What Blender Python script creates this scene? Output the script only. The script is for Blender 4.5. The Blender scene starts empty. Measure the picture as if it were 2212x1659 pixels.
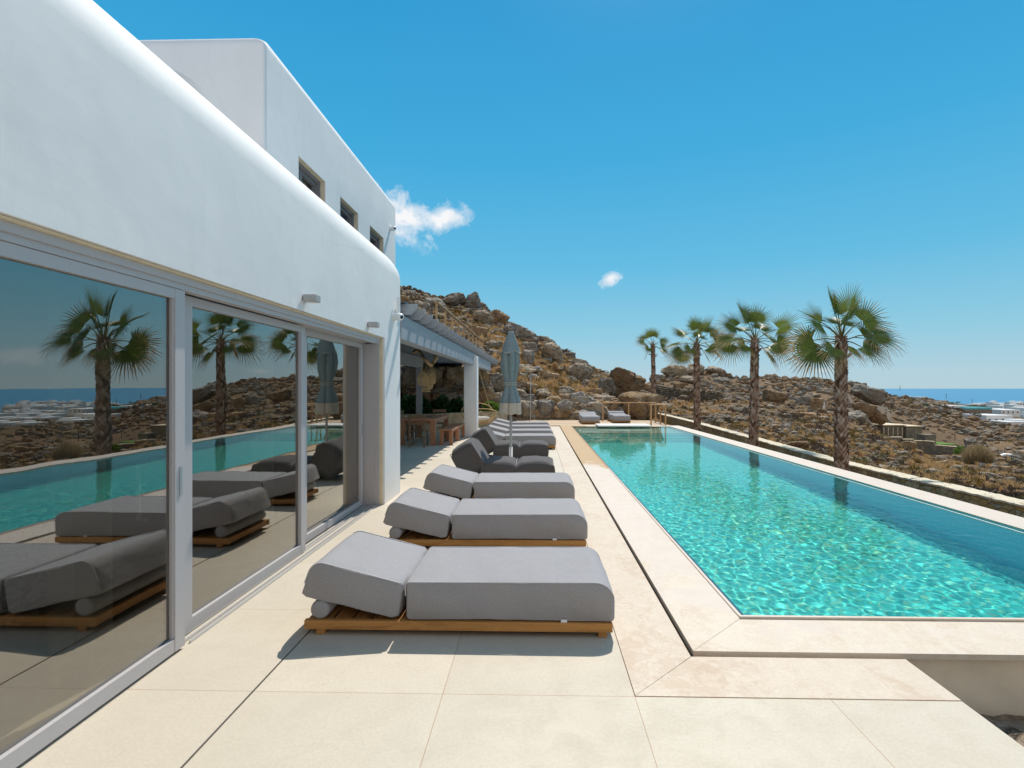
import bpy, bmesh, math, random
import numpy as np
from mathutils import Vector, Matrix, Euler, noise
random.seed(11)
rng = np.random.default_rng(5)
SC = bpy.context.scene
COL = SC.collection
R = math.radians
PI = math.pi

# ------------------------------------------------------------------ survey helpers
# measured on the photograph in a 2212 px wide frame: eye 1.6 m, horizon row 838
EYE, FPX, CX, HY = 1.6, 1120.0, 1134.0, 838.0
TH = math.atan(0.0241)
CT, ST = math.cos(TH), math.sin(TH)
def W(px, D):
    r = (px - CX) / FPX * D
    return (r * CT - D * ST, r * ST + D * CT)
def Zy(py, D):
    return EYE - (py - HY) * D / FPX
def yx(px, X):
    k = (px - CX) / FPX
    t = (k - ST / CT) / (1 + k * ST / CT)
    return X / t
def to_px(x, y):
    D = y * CT - x * ST
    return CX + FPX * (x * CT + y * ST) / D, D

# ------------------------------------------------------------------ tagging
def tag(o, label=None, cat=None, group=None, kind=None):
    if label: o['label'] = label
    if cat: o['category'] = cat
    if group: o['group'] = group
    if kind: o['kind'] = kind
    return o
def empty(name, loc=(0, 0, 0), rz=0, label=None, cat=None, group=None):
    o = bpy.data.objects.new(name, None)
    o.empty_display_size = .2
    o.location = loc
    o.rotation_euler = (0, 0, rz)
    COL.objects.link(o)
    return tag(o, label, cat, group)
def copy_tree(o, parent=None):
    c = o.copy(); COL.objects.link(c); c.parent = parent
    for ch in [k for k in bpy.data.objects if k.parent == o]:
        copy_tree(ch, c)
    return c

class MB:
    def __init__(self):
        self.v = []; self.f = []; self.m = []; self.s = []
    def add(self, vs, fs, mi=0, smooth=False):
        b = len(self.v)
        self.v += [tuple(p) for p in vs]
        for f in fs:
            self.f.append(tuple(b + i for i in f)); self.m.append(mi); self.s.append(smooth)
        return self
    def box(self, a, b, mi=0, M=None, ch=0.0):
        x0, y0, z0 = a; x1, y1, z1 = b
        if ch <= 0:
            vs = [(x, y, z) for x in (x0, x1) for y in (y0, y1) for z in (z0, z1)]
            fs = [(0, 1, 3, 2), (4, 6, 7, 5), (0, 4, 5, 1), (2, 3, 7, 6), (0, 2, 6, 4), (1, 5, 7, 3)]
            if M is not None: vs = [M @ Vector(p) for p in vs]
            return self.add(vs, fs, mi)
        bm = bmesh.new()
        r = bmesh.ops.create_cube(bm, size=1)
        for q in bm.verts:
            q.co = Vector(((x0 + x1) / 2 + q.co.x * (x1 - x0), (y0 + y1) / 2 + q.co.y * (y1 - y0), (z0 + z1) / 2 + q.co.z * (z1 - z0)))
        bmesh.ops.bevel(bm, geom=bm.edges[:], offset=ch, segments=2, profile=.5, affect='EDGES')
        self.bm(bm, mi, M); return self
    def bm(self, bm, mi=0, M=None, smooth=False):
        bm.verts.index_update()
        vs = [(M @ v.co) if M is not None else v.co.copy() for v in bm.verts]
        self.add(vs, [[v.index for v in f.verts] for f in bm.faces], mi, smooth)
        bm.free()
    def tube(self, pts, rad, n=8, mi=0, cap=True, smooth=True):
        pts = [Vector(p) for p in pts]
        if not hasattr(rad, '__len__'): rad = [rad] * len(pts)
        vs = []; fs = []
        t = (pts[1] - pts[0]).normalized()
        u = t.orthogonal().normalized()
        for i, p in enumerate(pts):
            if i == 0: t = pts[1] - pts[0]
            elif i == len(pts) - 1: t = pts[-1] - pts[-2]
            else: t = pts[i + 1] - pts[i - 1]
            t.normalize()
            u = (u - t * u.dot(t)).normalized(); w = t.cross(u)
            for k in range(n):
                a = 2 * PI * k / n
                vs.append(p + (u * math.cos(a) + w * math.sin(a)) * rad[i])
        for i in range(len(pts) - 1):
            for k in range(n):
                a = i * n + k; b = i * n + (k + 1) % n
                fs.append((a, b, b + n, a + n))
        self.add(vs, fs, mi, smooth)
        if cap:
            self.add([vs[k] for k in range(n)], [tuple(reversed(range(n)))], mi)
            self.add([vs[-n + k] for k in range(n)], [tuple(range(n))], mi)
        return self
    def lathe(self, prof, n=24, mi=0, c=(0, 0, 0), smooth=True, fn=None):
        vs = []; fs = []
        for j, (r, z) in enumerate(prof):
            for k in range(n):
                a = 2 * PI * k / n
                rr = r if fn is None else fn(r, z, a)
                vs.append((c[0] + rr * math.cos(a), c[1] + rr * math.sin(a), c[2] + z))
        for j in range(len(prof) - 1):
            for k in range(n):
                a = j * n + k; b = j * n + (k + 1) % n
                fs.append((a, b, b + n, a + n))
        return self.add(vs, fs, mi, smooth)
    def build(self, name, mats, parent=None, smooth=None, loc=None):
        me = bpy.data.meshes.new(name)
        me.from_pydata(self.v, [], self.f)
        if not isinstance(mats, (list, tuple)): mats = [mats]
        for x in mats: me.materials.append(x)
        me.polygons.foreach_set('material_index', self.m)
        me.polygons.foreach_set('use_smooth', self.s if smooth is None else [smooth] * len(self.f))
        me.validate(); me.update()
        o = bpy.data.objects.new(name, me)
        COL.objects.link(o)
        o.parent = parent
        if loc: o.location = loc
        return o

def np_mesh(name, verts, faces, mats, midx=None, smooth=False, parent=None):
    me = bpy.data.meshes.new(name)
    nv = len(verts); nf = len(faces); k = faces.shape[1]
    me.vertices.add(nv); me.vertices.foreach_set('co', np.asarray(verts, dtype=np.float32).ravel())
    me.loops.add(nf * k); me.loops.foreach_set('vertex_index', np.asarray(faces, dtype=np.int32).ravel())
    me.polygons.add(nf); me.polygons.foreach_set('loop_start', np.arange(0, nf * k, k, dtype=np.int32))
    me.polygons.foreach_set('use_smooth', np.full(nf, smooth, dtype=bool))
    if not isinstance(mats, (list, tuple)): mats = [mats]
    for x in mats: me.materials.append(x)
    if midx is not None: me.polygons.foreach_set('material_index', np.asarray(midx, dtype=np.int32))
    me.update(calc_edges=True)
    o = bpy.data.objects.new(name, me); COL.objects.link(o); o.parent = parent
    return o

# ------------------------------------------------------------------ materials
class NT:
    def __init__(self, name, rough=.7, spec=.5, metallic=0):
        self.mat = bpy.data.materials.new(name); self.mat.use_nodes = True
        self.t = self.mat.node_tree; self.n = self.t.nodes
        self.p = self.n['Principled BSDF']
        self.p.inputs['Roughness'].default_value = rough
        self.p.inputs['Specular IOR Level'].default_value = spec
        self.p.inputs['Metallic'].default_value = metallic
        self._c = None
    def link(self, a, b): self.t.links.new(a, b)
    def new(self, ty, **kw):
        x = self.n.new(ty)
        for k, v in kw.items(): setattr(x, k, v)
        return x
    def coord(self, which='Object'):
        if self._c is None: self._c = self.new('ShaderNodeTexCoord')
        return self._c.outputs[which]
    def geo(self): 
        return self.new('ShaderNodeNewGeometry').outputs['Position']
    def mapping(self, vec, scale=(1, 1, 1), rot=(0, 0, 0), loc=(0, 0, 0)):
        m = self.new('ShaderNodeMapping'); self.link(vec, m.inputs[0])
        m.inputs['Scale'].default_value = scale; m.inputs['Rotation'].default_value = rot; m.inputs['Location'].default_value = loc
        return m.outputs[0]
    def noise(self, vec, scale, detail=4, rough=.55, dist=0):
        x = self.new('ShaderNodeTexNoise'); self.link(vec, x.inputs['Vector'])
        x.inputs['Scale'].default_value = scale; x.inputs['Detail'].default_value = detail
        x.inputs['Roughness'].default_value = rough; x.inputs['Distortion'].default_value = dist
        return x.outputs['Fac']
    def voro(self, vec, scale, feature='F1', out='Distance', rand=1):
        x = self.new('ShaderNodeTexVoronoi', feature=feature); self.link(vec, x.inputs['Vector'])
        x.inputs['Scale'].default_value = scale; x.inputs['Randomness'].default_value = rand
        return x.outputs[out]
    def ramp(self, fac, pts, interp='LINEAR'):
        x = self.new('ShaderNodeValToRGB'); self.link(fac, x.inputs[0]); cr = x.color_ramp; cr.interpolation = interp
        while len(cr.elements) < len(pts): cr.elements.new(.5)
        for e, (p, c) in zip(cr.elements, pts):
            e.position = p; e.color = (*c, 1) if hasattr(c, '__len__') else (c, c, c, 1)
        return x.outputs[0]
    def mix(self, fac, a, b, mode='MIX'):
        x = self.new('ShaderNodeMix', data_type='RGBA', blend_type=mode)
        if hasattr(fac, 'node'): self.link(fac, x.inputs[0])
        else: x.inputs[0].default_value = fac
        for s, v in ((6, a), (7, b)):
            if hasattr(v, 'node'): self.link(v, x.inputs[s])
            else: x.inputs[s].default_value = (*v, 1) if hasattr(v, '__len__') else (v, v, v, 1)
        return x.outputs[2]
    def math(self, op, a, b=None, c=None, clamp=False):
        x = self.new('ShaderNodeMath', operation=op, use_clamp=clamp)
        for i, v in enumerate((a, b, c)):
            if v is None: continue
            if hasattr(v, 'node'): self.link(v, x.inputs[i])
            else: x.inputs[i].default_value = v
        return x.outputs[0]
    def xyz(self, vec):
        x = self.new('ShaderNodeSeparateXYZ'); self.link(vec, x.inputs[0]); return x.outputs
    def base(self, c):
        if hasattr(c, 'node'): self.link(c, self.p.inputs['Base Color'])
        else: self.p.inputs['Base Color'].default_value = (*c, 1)
        return self
    def rough(self, c): self.link(c, self.p.inputs['Roughness']); return self
    def bump(self, h, strength=.3, dist=.02, prev=None):
        x = self.new('ShaderNodeBump'); self.link(h, x.inputs['Height'])
        x.inputs['Strength'].default_value = strength; x.inputs['Distance'].default_value = dist
        if prev: self.link(prev, x.inputs['Normal'])
        self.link(x.outputs[0], self.p.inputs['Normal']); return x.outputs[0]
    def rand(self):
        return self.new('ShaderNodeObjectInfo').outputs['Random']

M = {}
def simple(key, c, rough=.6, spec=.5, metallic=0, ns=30, var=.12, bs=.0, stretch=(1, 1, 1)):
    n = NT(key, rough, spec, metallic)
    v = n.mapping(n.coord(), stretch)
    f = n.noise(v, ns, 4)
    lo = tuple(x * (1 - var) for x in c); hi = tuple(min(1, x * (1 + var)) for x in c)
    n.base(n.ramp(f, [(.3, lo), (.7, hi)]))
    if bs: n.bump(f, bs, .01)
    M[key] = n.mat
    return n

# lime plaster
n = NT('stucco', .75, .25)
g = n.geo()
a = n.noise(g, .9, 3, .6); b = n.noise(n.mapping(g, (1, 1.4, 2.2)), 6, 5, .6); c = n.noise(g, 70, 3)
pc = n.mix(n.ramp(a, [(.3, 0.), (.7, 1.)]), (.80, .79, .775), (.85, .84, .825))
st = n.noise(n.mapping(g, (1, 3.2, .35)), 2.2, 6, .7); pc = n.mix(n.ramp(st, [(.55, 0.), (.72, .22)]), pc, (.66, .645, .61))
ck = n.voro(n.mapping(g, (1, .8, 1.)), .45, 'DISTANCE_TO_EDGE'); n.base(n.mix(n.ramp(ck, [(0., .12), (.004, 0.)]), pc, (.5, .49, .47)))
p1 = n.bump(a, .22, .06); p2 = n.bump(b, .085, .012, p1); n.bump(c, .05, .003, p2)
M['stucco'] = n.mat
simple('cream', (.74, .62, .44), .8, .2, ns=8, var=.08, bs=.2)
simple('frame', (.50, .475, .475), .45, .4, ns=60, var=.03)
simple('frame_dark', (.24, .22, .22), .5, .4, ns=60, var=.03)
simple('aluminium', (.62, .62, .63), .35, .5, .6, ns=40, var=.05)
simple('white_plastic', (.8, .8, .8), .35, .5, ns=20, var=.02)
simple('black_plastic', (.015, .015, .018), .15, .5, ns=20, var=.02)
simple('lamp_grey', (.42, .41, .40), .5, .4, ns=50, var=.04)
simple('pergola', (.36, .385, .415), .65, .3, ns=14, var=.08, bs=.15, stretch=(1, .15, 1))
simple('steel', (.55, .56, .57), .3, .5, .8, ns=20, var=.05)
simple('rope', (.5, .38, .22), .9, .2, ns=90, var=.3, bs=.3)
simple('wicker', (.60, .41, .20), .8, .2, ns=60, var=.35)
simple('cushion_white', (.7, .68, .62), .9, .1, ns=12, var=.05)
simple('umbrella_cloth', (.23, .29, .30), .9, .1, ns=24, var=.14, bs=.1)
simple('fringe', (.62, .55, .45), .95, .1, ns=160, var=.35, bs=.5, stretch=(1, 1, .15))
simple('piping', (.50, .50, .52), .8, .2, ns=50, var=.1)
simple('tag_white', (.8, .8, .82), .7, .2, ns=300, var=.1)
simple('room_wall', (.42, .43, .42), .9, .1, ns=4, var=.04)
simple('room_floor', (.42, .36, .29), .4, .4, ns=5, var=.08)
simple('curtain', (.62, .64, .64), .9, .1, ns=30, var=.04)
simple('driftwood', (.42, .27, .14), .8, .2, ns=25, var=.4, bs=.4, stretch=(1, 1, 1))
simple('house_white', (.80, .80, .79), .8, .2, ns=.7, var=.04)
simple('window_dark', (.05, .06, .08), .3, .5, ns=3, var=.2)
simple('far_window', (.10, .12, .14), .3, .5, ns=3, var=.2)
simple('pole_wood', (.10, .075, .055), .9, .2, ns=5, var=.2)
simple('car_paint', (.42, .48, .52), .25, .6, .3, ns=3, var=.03)
simple('car_glass', (.06, .12, .16), .08, .7, ns=3, var=.1)
simple('tyre', (.02, .02, .02), .8, .3, ns=9, var=.1)
simple('stone_slab_white', (.74, .73, .70), .5, .4, ns=9, var=.05)
simple('pool_dark_lip', (.03, .10, .14), .2, .6, ns=9, var=.1)
simple('concrete_render', (.70, .61, .48), .85, .2, ns=3, var=.14, bs=.25)
simple('far_pool', (.10, .50, .55), .2, .5, ns=1, var=.1)

# woven outdoor fabrics
def fabric(key, c, s=420):
    n = NT(key, .9, .15)
    g = n.coord()
    w1 = n.noise(n.mapping(g, (1, 8, 1)), s * .25, 2); w2 = n.noise(n.mapping(g, (.35, 1, 1.2)), s, 2)
    big = n.noise(g, 3.0, 3)
    f = n.math('ADD', n.math('MULTIPLY', w1, .4), n.math('MULTIPLY', w2, .6))
    col = n.ramp(f, [(.35, tuple(x * .78 for x in c)), (.65, tuple(x * 1.2 for x in c))])
    n.base(n.mix(n.math('MULTIPLY', n.ramp(big, [(.35, 0.), (.65, 1.)]), .18), col, tuple(x * .8 for x in c)))
    p = n.bump(n.noise(n.mapping(g, (1, .45, 1)), 5.5, 4, .5), .6, .03)
    n.bump(f, .12, .002, p)
    n.p.inputs['Sheen Weight'].default_value = .15
    M[key] = n.mat
fabric('grey_fabric', (.325, .318, .33))
fabric('charcoal_fabric', (.095, .088, .088))

# woods
def wood(key, c, dark, scale=7, rough=.55, axis='X'):
    n = NT(key, rough, .3)
    g = n.coord()
    sc = (1, 9, 9) if axis == 'X' else ((9, 1, 9) if axis == 'Y' else (9, 9, 1))
    v = n.mapping(g, sc)
    f = n.noise(v, scale * .4, 6, .65, 1.2); k = n.noise(v, scale * 3, 3)
    r = n.math('MULTIPLY_ADD', n.rand(), .16, -.08)
    n.base(n.ramp(n.math('ADD', n.math('ADD', n.math('MULTIPLY', f, .75), n.math('MULTIPLY', k, .25)), r), [(.32, dark), (.5, c), (.72, tuple(min(1, x * 1.3) for x in c))]))
    n.bump(f, .2, .004)
    M[key] = n.mat
wood('teak', (.46, .22, .065), (.25, .10, .03))
wood('teak_y', (.46, .22, .065), (.25, .10, .03), axis='Y')
wood('rail_wood', (.58, .34, .16), (.38, .20, .09), axis='Z')
wood('rail_wood_x', (.62, .38, .19), (.42, .23, .11), axis='Y')
wood('table_wood', (.40, .20, .11), (.22, .10, .055), axis='Y')
wood('table_leg', (.40, .20, .11), (.22, .10, .055), axis='Z')
wood('chair_wood', (.20, .13, .075), (.10, .065, .04), axis='Z')

# large format terrace tiles: 1 m grid with thin joints, travertine-like clouding
def stone_floor(key, c1, c2, c3, grid=True, stain=0.0, wet=False):
    n = NT(key, .62, .35)
    g = n.geo()
    big = n.noise(g, .8, 5, .6); mid = n.noise(g, 5, 6, .65, .6); fine = n.noise(g, 60, 4, .7)
    spk = n.ramp(n.noise(g, 170, 2), [(.3, 0.), (.36, 1.)])
    col = n.mix(n.ramp(big, [(.35, 0.), (.68, 1.)]), c1, c2)
    col = n.mix(n.math('MULTIPLY', n.ramp(mid, [(.45, 0.), (.62, 1.)]), .55), col, c3)
    col = n.mix(.28, col, n.ramp(fine, [(.3, tuple(x * .72 for x in c1)), (.7, tuple(min(1, x * 1.15) for x in c2))]))
    col = n.mix(n.math('MULTIPLY', n.math('SUBTRACT', 1.0, spk), .35), col, tuple(x * .55 for x in c1))
    if stain:
        s1 = n.noise(n.mapping(g, (1, .55, 1)), 1.9, 7, .72, 1.5)
        col = n.mix(n.math('MULTIPLY', n.ramp(s1, [(.48, 0.), (.60, 1.)]), stain), col, (.47, .33, .215))
        s2 = n.noise(g, 14, 6, .75, .5)
        s3 = n.math('MULTIPLY', n.ramp(s2, [(.5, 0.), (.56, 1.)]), n.ramp(s1, [(.40, 0.), (.52, 1.)]))
        col = n.mix(n.math('MULTIPLY', s3, .28), col, (.72, .65, .55))
    xyz = n.xyz(g)
    rg = n.ramp(mid, [(.3, .5), (.7, .72)])
    if wet:
        wn = n.noise(g, 1.4, 4, .6)
        w = n.math('MULTIPLY_ADD', wn, 2.4, n.math('MULTIPLY', xyz[1], .42))
        wf = n.ramp(n.math('MULTIPLY', w, .1), [(.535, 0.), (.56, 1.)])
        lf = n.math('LESS_THAN', xyz[0], 2.0)
        wf = n.math('MULTIPLY', wf, lf)
        col = n.mix(n.math('MULTIPLY', wf, .9), col, (.44, .275, .115))
        # grey damp film over the middle stretch
        gf = n.math('MULTIPLY', n.ramp(n.math('MULTIPLY', w, .1), [(.275, 0.), (.285, 1.)]), n.math('MULTIPLY', lf, n.math('SUBTRACT', 1.0, wf)))
        gx = n.math('GREATER_THAN', xyz[0], 5.32)
        gf = n.math('MAXIMUM', gf, gx)
        col = n.mix(n.math('MULTIPLY', gf, .5), col, (.60, .52, .465))
        r2 = n.new('ShaderNodeMix', data_type='FLOAT'); n.link(wf, r2.inputs[0]); n.link(rg, r2.inputs[2]); r2.inputs[3].default_value = .6
        rg = r2.outputs[0]
    if grid:
        # per tile tone shift
        fl = n.new('ShaderNodeVectorMath', operation='FLOOR'); off = n.mapping(g, (1, 1, 0), loc=(-.505, -.70, 0)); n.link(off, fl.inputs[0])
        wnz = n.new('ShaderNodeTexWhiteNoise'); n.link(fl.outputs[0], wnz.inputs[0])
        col = n.mix(n.math('MULTIPLY', wnz.outputs['Value'], .24), col, tuple(x * .72 for x in c1))
        def line(v, o, w):
            q = n.math('FRACT', n.math('SUBTRACT', v, o))
            q = n.math('ABSOLUTE', n.math('SUBTRACT', q, .5))
            return n.math('GREATER_THAN', q, .5 - w)
        L = n.math('MAXIMUM', line(xyz[0], .505, .0022), line(xyz[1], .70, .0022))
        col = n.mix(n.math('MULTIPLY', L, .75), col, (.36, .21, .12))
    n.base(col); n.rough(rg)
    p = n.bump(mid, .08, .01); n.bump(fine, .12, .003, p)
    M[key] = n.mat
stone_floor('terrace_tile', (.565, .50, .40), (.63, .57, .465), (.53, .47, .375))
stone_floor('border_stone', (.57, .48, .38), (.63, .54, .435), (.56, .46, .36), grid=False, stain=.42)
stone_floor('coping_stone', (.62, .53, .43), (.66, .58, .48), (.59, .49, .38), grid=False, stain=.30, wet=True)

# rubble masonry
def masonry(key, scale, cols, mortar, bstr=.7, bd=.03, stretch=(1, 1, 1.35), mw=.05):
    n = NT(key, .9, .15)
    g = n.geo()
    gw = n.new('ShaderNodeVectorMath', operation='ADD'); n.link(g, gw.inputs[0])
    nz = n.new('ShaderNodeTexNoise'); n.link(g, nz.inputs['Vector']); nz.inputs['Scale'].default_value = scale * .8
    sc = n.new('ShaderNodeVectorMath', operation='SCALE'); n.link(nz.outputs['Color'], sc.inputs[0]); sc.inputs['Scale'].default_value = .35 / scale
    n.link(sc.outputs[0], gw.inputs[1])
    v = n.mapping(gw.outputs[0], stretch)
    e = n.voro(v, scale, 'DISTANCE_TO_EDGE'); c = n.voro(v, scale, 'F1', 'Color')
    s = n.new('ShaderNodeSeparateColor'); n.link(c, s.inputs[0])
    k = len(cols)
    col = n.ramp(s.outputs[0], [((i + .5) / k, q) for i, q in enumerate(cols)])
    col = n.mix(.55, col, n.ramp(n.noise(g, 22, 5, .7), [(.3, (.12, .10, .08)), (.7, (.85, .8, .7))]), 'SOFT_LIGHT')
    ef = n.ramp(e, [(mw * .5, 0.), (mw, 1.)])
    n.base(n.mix(ef, mortar, col))
    h = n.math('ADD', n.ramp(e, [(0., 0.), (mw * 2.5, 1.)]), n.math('MULTIPLY', n.noise(g, 30, 5, .7), .35))
    n.bump(h, bstr, bd)
    M[key] = n.mat
masonry('garden_wall', 4.6, [(.36, .255, .125), (.46, .36, .22), (.30, .20, .09), (.52, .43, .29), (.42, .27, .10), (.38, .33, .25)], (.21, .155, .09), .7, .03, (1, 1, 1.5), .035)
masonry('planter_wall', 6.5, [(.40, .31, .21), (.47, .38, .27), (.34, .25, .16), (.50, .43, .33)], (.36, .29, .20), .5, .02)
masonry('far_stone_house', 1.6, [(.20, .185, .16), (.27, .25, .21), (.24, .22, .18), (.33, .30, .25)], (.12, .11, .10), .5, .1)
masonry('pebble_cladding', 11, [(.78, .78, .76), (.85, .85, .83), (.70, .70, .68)], (.45, .45, .44), .8, .03, (1, 1, 1.6), .06)
n = NT('wall_coping', .9, .15); g = n.geo()
f = n.noise(g, 7, 6, .7); v = n.voro(g, 2.1, 'DISTANCE_TO_EDGE')
col = n.ramp(f, [(.3, (.55, .47, .34)), (.55, (.70, .62, .48)), (.75, (.78, .72, .60))])
n.base(n.mix(n.ramp(v, [(.0, .55), (.04, 0.)]), col, (.22, .17, .11)))
n.bump(f, .8, .03); M['wall_coping'] = n.mat

# granite with lichen and cracks
def granite(key, c1, c2, c3, lich=(.34, .22, .07), sc=1.0):
    n = NT(key, .92, .15)
    g = n.geo()
    a = n.noise(g, .55 * sc, 6, .65, .8); b = n.noise(g, 3.2 * sc, 7, .72, .4); c = n.noise(g, 16 * sc, 5, .75)
    gv = n.new('ShaderNodeVectorMath', operation='ADD'); n.link(g, gv.inputs[0])
    nz = n.new('ShaderNodeTexNoise'); n.link(g, nz.inputs['Vector']); nz.inputs['Scale'].default_value = .9 * sc; nz.inputs['Detail'].default_value = 4
    sv = n.new('ShaderNodeVectorMath', operation='SCALE'); n.link(nz.outputs['Color'], sv.inputs[0]); sv.inputs['Scale'].default_value = 1.6 / sc
    n.link(sv.outputs[0], gv.inputs[1])
    crack = n.voro(n.mapping(gv.outputs[0], (1, 1, 1.8)), .62 * sc, 'DISTANCE_TO_EDGE')
    cr = n.ramp(crack, [(0., 0.), (.022, 1.)])
    col = n.mix(n.ramp(b, [(.38, 0.), (.62, 1.)]), c1, c2)
    col = n.mix(n.ramp(a, [(.42, 0.), (.62, .8)]), col, c3)
    col = n.mix(n.ramp(n.noise(g, 2.0 * sc, 6, .7, 1.), [(.57, 0.), (.64, .75)]), col, lich)
    col = n.mix(n.ramp(n.noise(g, 4.7 * sc, 6, .75), [(.58, 0.), (.66, .7)]), col, (.075, .068, .058))
    col = n.mix(.5, col, n.ramp(c, [(.3, .05), (.7, .9)]), 'OVERLAY')
    col = n.mix(n.math('MULTIPLY', n.math('SUBTRACT', 1.0, cr), .8), col, (.05, .043, .035))
    rr = n.math('MULTIPLY_ADD', n.rand(), .5, .75)
    mm = n.new('ShaderNodeVectorMath', operation='SCALE'); n.link(col, mm.inputs[0]); n.link(rr, mm.inputs['Scale'])
    n.base(mm.outputs[0])
    h = n.math('ADD', n.math('ADD', n.math('MULTIPLY', a, .5), n.math('MULTIPLY', b, .6)), n.math('MULTIPLY', c, .18))
    p = n.bump(h, .9, .16 / sc); n.bump(cr, .7, .06 / sc, p)
    M[key] = n.mat
granite('granite', (.275, .22, .16), (.40, .335, .26), (.22, .16, .105))
granite('granite_warm', (.27, .18, .105), (.41, .30, .19), (.235, .135, .065), (.42, .22, .05))
granite('granite_grey', (.26, .23, .195), (.37, .335, .29), (.22, .18, .14))
granite('granite_far', (.20, .16, .12), (.30, .25, .195), (.165, .12, .08), sc=.4)

# dry island soil with straw coloured patches
n = NT('soil', .95, .1); g = n.geo()
a = n.noise(g, .07, 6, .65); b = n.noise(g, .6, 7, .7, .3); c = n.noise(g, 5, 6, .75); d = n.noise(g, 30, 4, .7)
col = n.ramp(b, [(.30, (.085, .05, .028)), (.43, (.16, .095, .048)), (.55, (.25, .15, .078)), (.72, (.36, .235, .13))])
col = n.mix(n.ramp(a, [(.45, 0.), (.6, .7)]), col, (.115, .08, .05))
col = n.mix(n.ramp(n.noise(g, .22, 7, .75, .5), [(.46, 0.), (.56, .75)]), col, (.105, .075, .05))
col = n.mix(n.ramp(c, [(.45, 0.), (.62, .75)]), col, (.13, .10, .07))
col = n.mix(n.ramp(n.noise(g, 1.7, 5, .7), [(.55, 0.), (.64, .6)]), col, (.42, .25, .09))
col = n.mix(.5, col, n.ramp(d, [(.3, .15), (.7, .85)]), 'SOFT_LIGHT')
pz = n.xyz(g); far = n.ramp(n.math('MULTIPLY', pz[1], .001), [(.18, 0.), (.45, 1.)])
veg = n.ramp(n.noise(g, .035, 7, .75), [(.42, 0.), (.55, 1.)])
col = n.mix(n.math('MULTIPLY', far, n.math('MULTIPLY', veg, .8)), col, (.085, .085, .05))
gn = n.xyz(n.new('ShaderNodeNewGeometry').outputs['Normal'])
rk = n.ramp(n.math('MULTIPLY_ADD', n.noise(g, 1.1, 5, .7), .5, n.math('SUBTRACT', 1.0, gn[2])), [(.42, 0.), (.50, 1.)])
rcol = n.ramp(n.noise(g, 2.4, 7, .75, .6), [(.32, (.085, .07, .055)), (.5, (.24, .185, .13)), (.68, (.38, .315, .24))])
col = n.mix(rk, col, rcol)
n.base(col)
p = n.bump(n.math('ADD', b, n.math('MULTIPLY', c, .4)), .9, .25); n.bump(d, .5, .03, p)
M['soil'] = n.mat

def foliage(key, cols, rough=.6, trans=.25):
    n = NT(key, rough, .3)
    g = n.geo()
    isl = n.new('ShaderNodeNewGeometry').outputs['Random Per Island']
    f = n.math('ADD', n.math('MULTIPLY', isl, .7), n.math('MULTIPLY', n.noise(g, 4, 3), .3))
    k = len(cols)
    n.base(n.ramp(f, [(.12 + .76 * i / (k - 1), q) for i, q in enumerate(cols)]))
    if trans:
        tr = n.new('ShaderNodeBsdfTranslucent'); tr.inputs[0].default_value = (*cols[-1], 1)
        mx = n.new('ShaderNodeMixShader'); mx.inputs[0].default_value = trans
        n.link(n.p.outputs[0], mx.inputs[1]); n.link(tr.outputs[0], mx.inputs[2])
        n.link(mx.outputs[0], n.n['Material Output'].inputs[0])
    M[key] = n.mat
foliage('palm_green', [(.07, .115, .016), (.125, .185, .03), (.20, .255, .05)], .38, .3)
foliage('palm_olive', [(.09, .11, .025), (.16, .17, .045), (.24, .21, .07)], .45, .25)
foliage('palm_straw', [(.34, .20, .07), (.48, .31, .13), (.60, .43, .22)], .6, .2)
foliage('palm_gold', [(.45, .20, .03), (.60, .30, .05), (.35, .16, .04)], .6, .3)
foliage('palm_boot', [(.10, .055, .032), (.26, .15, .095), (.44, .31, .23), (.66, .54, .46)], .8, 0)
foliage('palm_core', [(.13, .08, .05), (.17, .11, .075)], .9, 0)
foliage('scrub_brown', [(.06, .042, .03), (.10, .07, .052), (.16, .115, .085)], .9, .1)
foliage('scrub_gold', [(.13, .085, .02), (.23, .15, .04), (.32, .22, .07)], .9, .1)
foliage('scrub_olive', [(.06, .06, .025), (.11, .105, .04), (.17, .15, .06)], .9, .1)
foliage('dry_grass', [(.42, .24, .09), (.56, .35, .15), (.66, .46, .24)], .9, .25)
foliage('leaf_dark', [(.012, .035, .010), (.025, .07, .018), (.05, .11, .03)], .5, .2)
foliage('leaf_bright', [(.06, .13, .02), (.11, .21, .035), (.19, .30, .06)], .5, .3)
foliage('reed_dry', [(.24, .165, .085), (.38, .28, .15), (.50, .40, .24)], .8, .2)
simple('twig', (.10, .07, .045), .9, .2, ns=20, var=.2)
simple('lawn', (.10, .20, .03), .9, .2, ns=3, var=.3)

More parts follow.
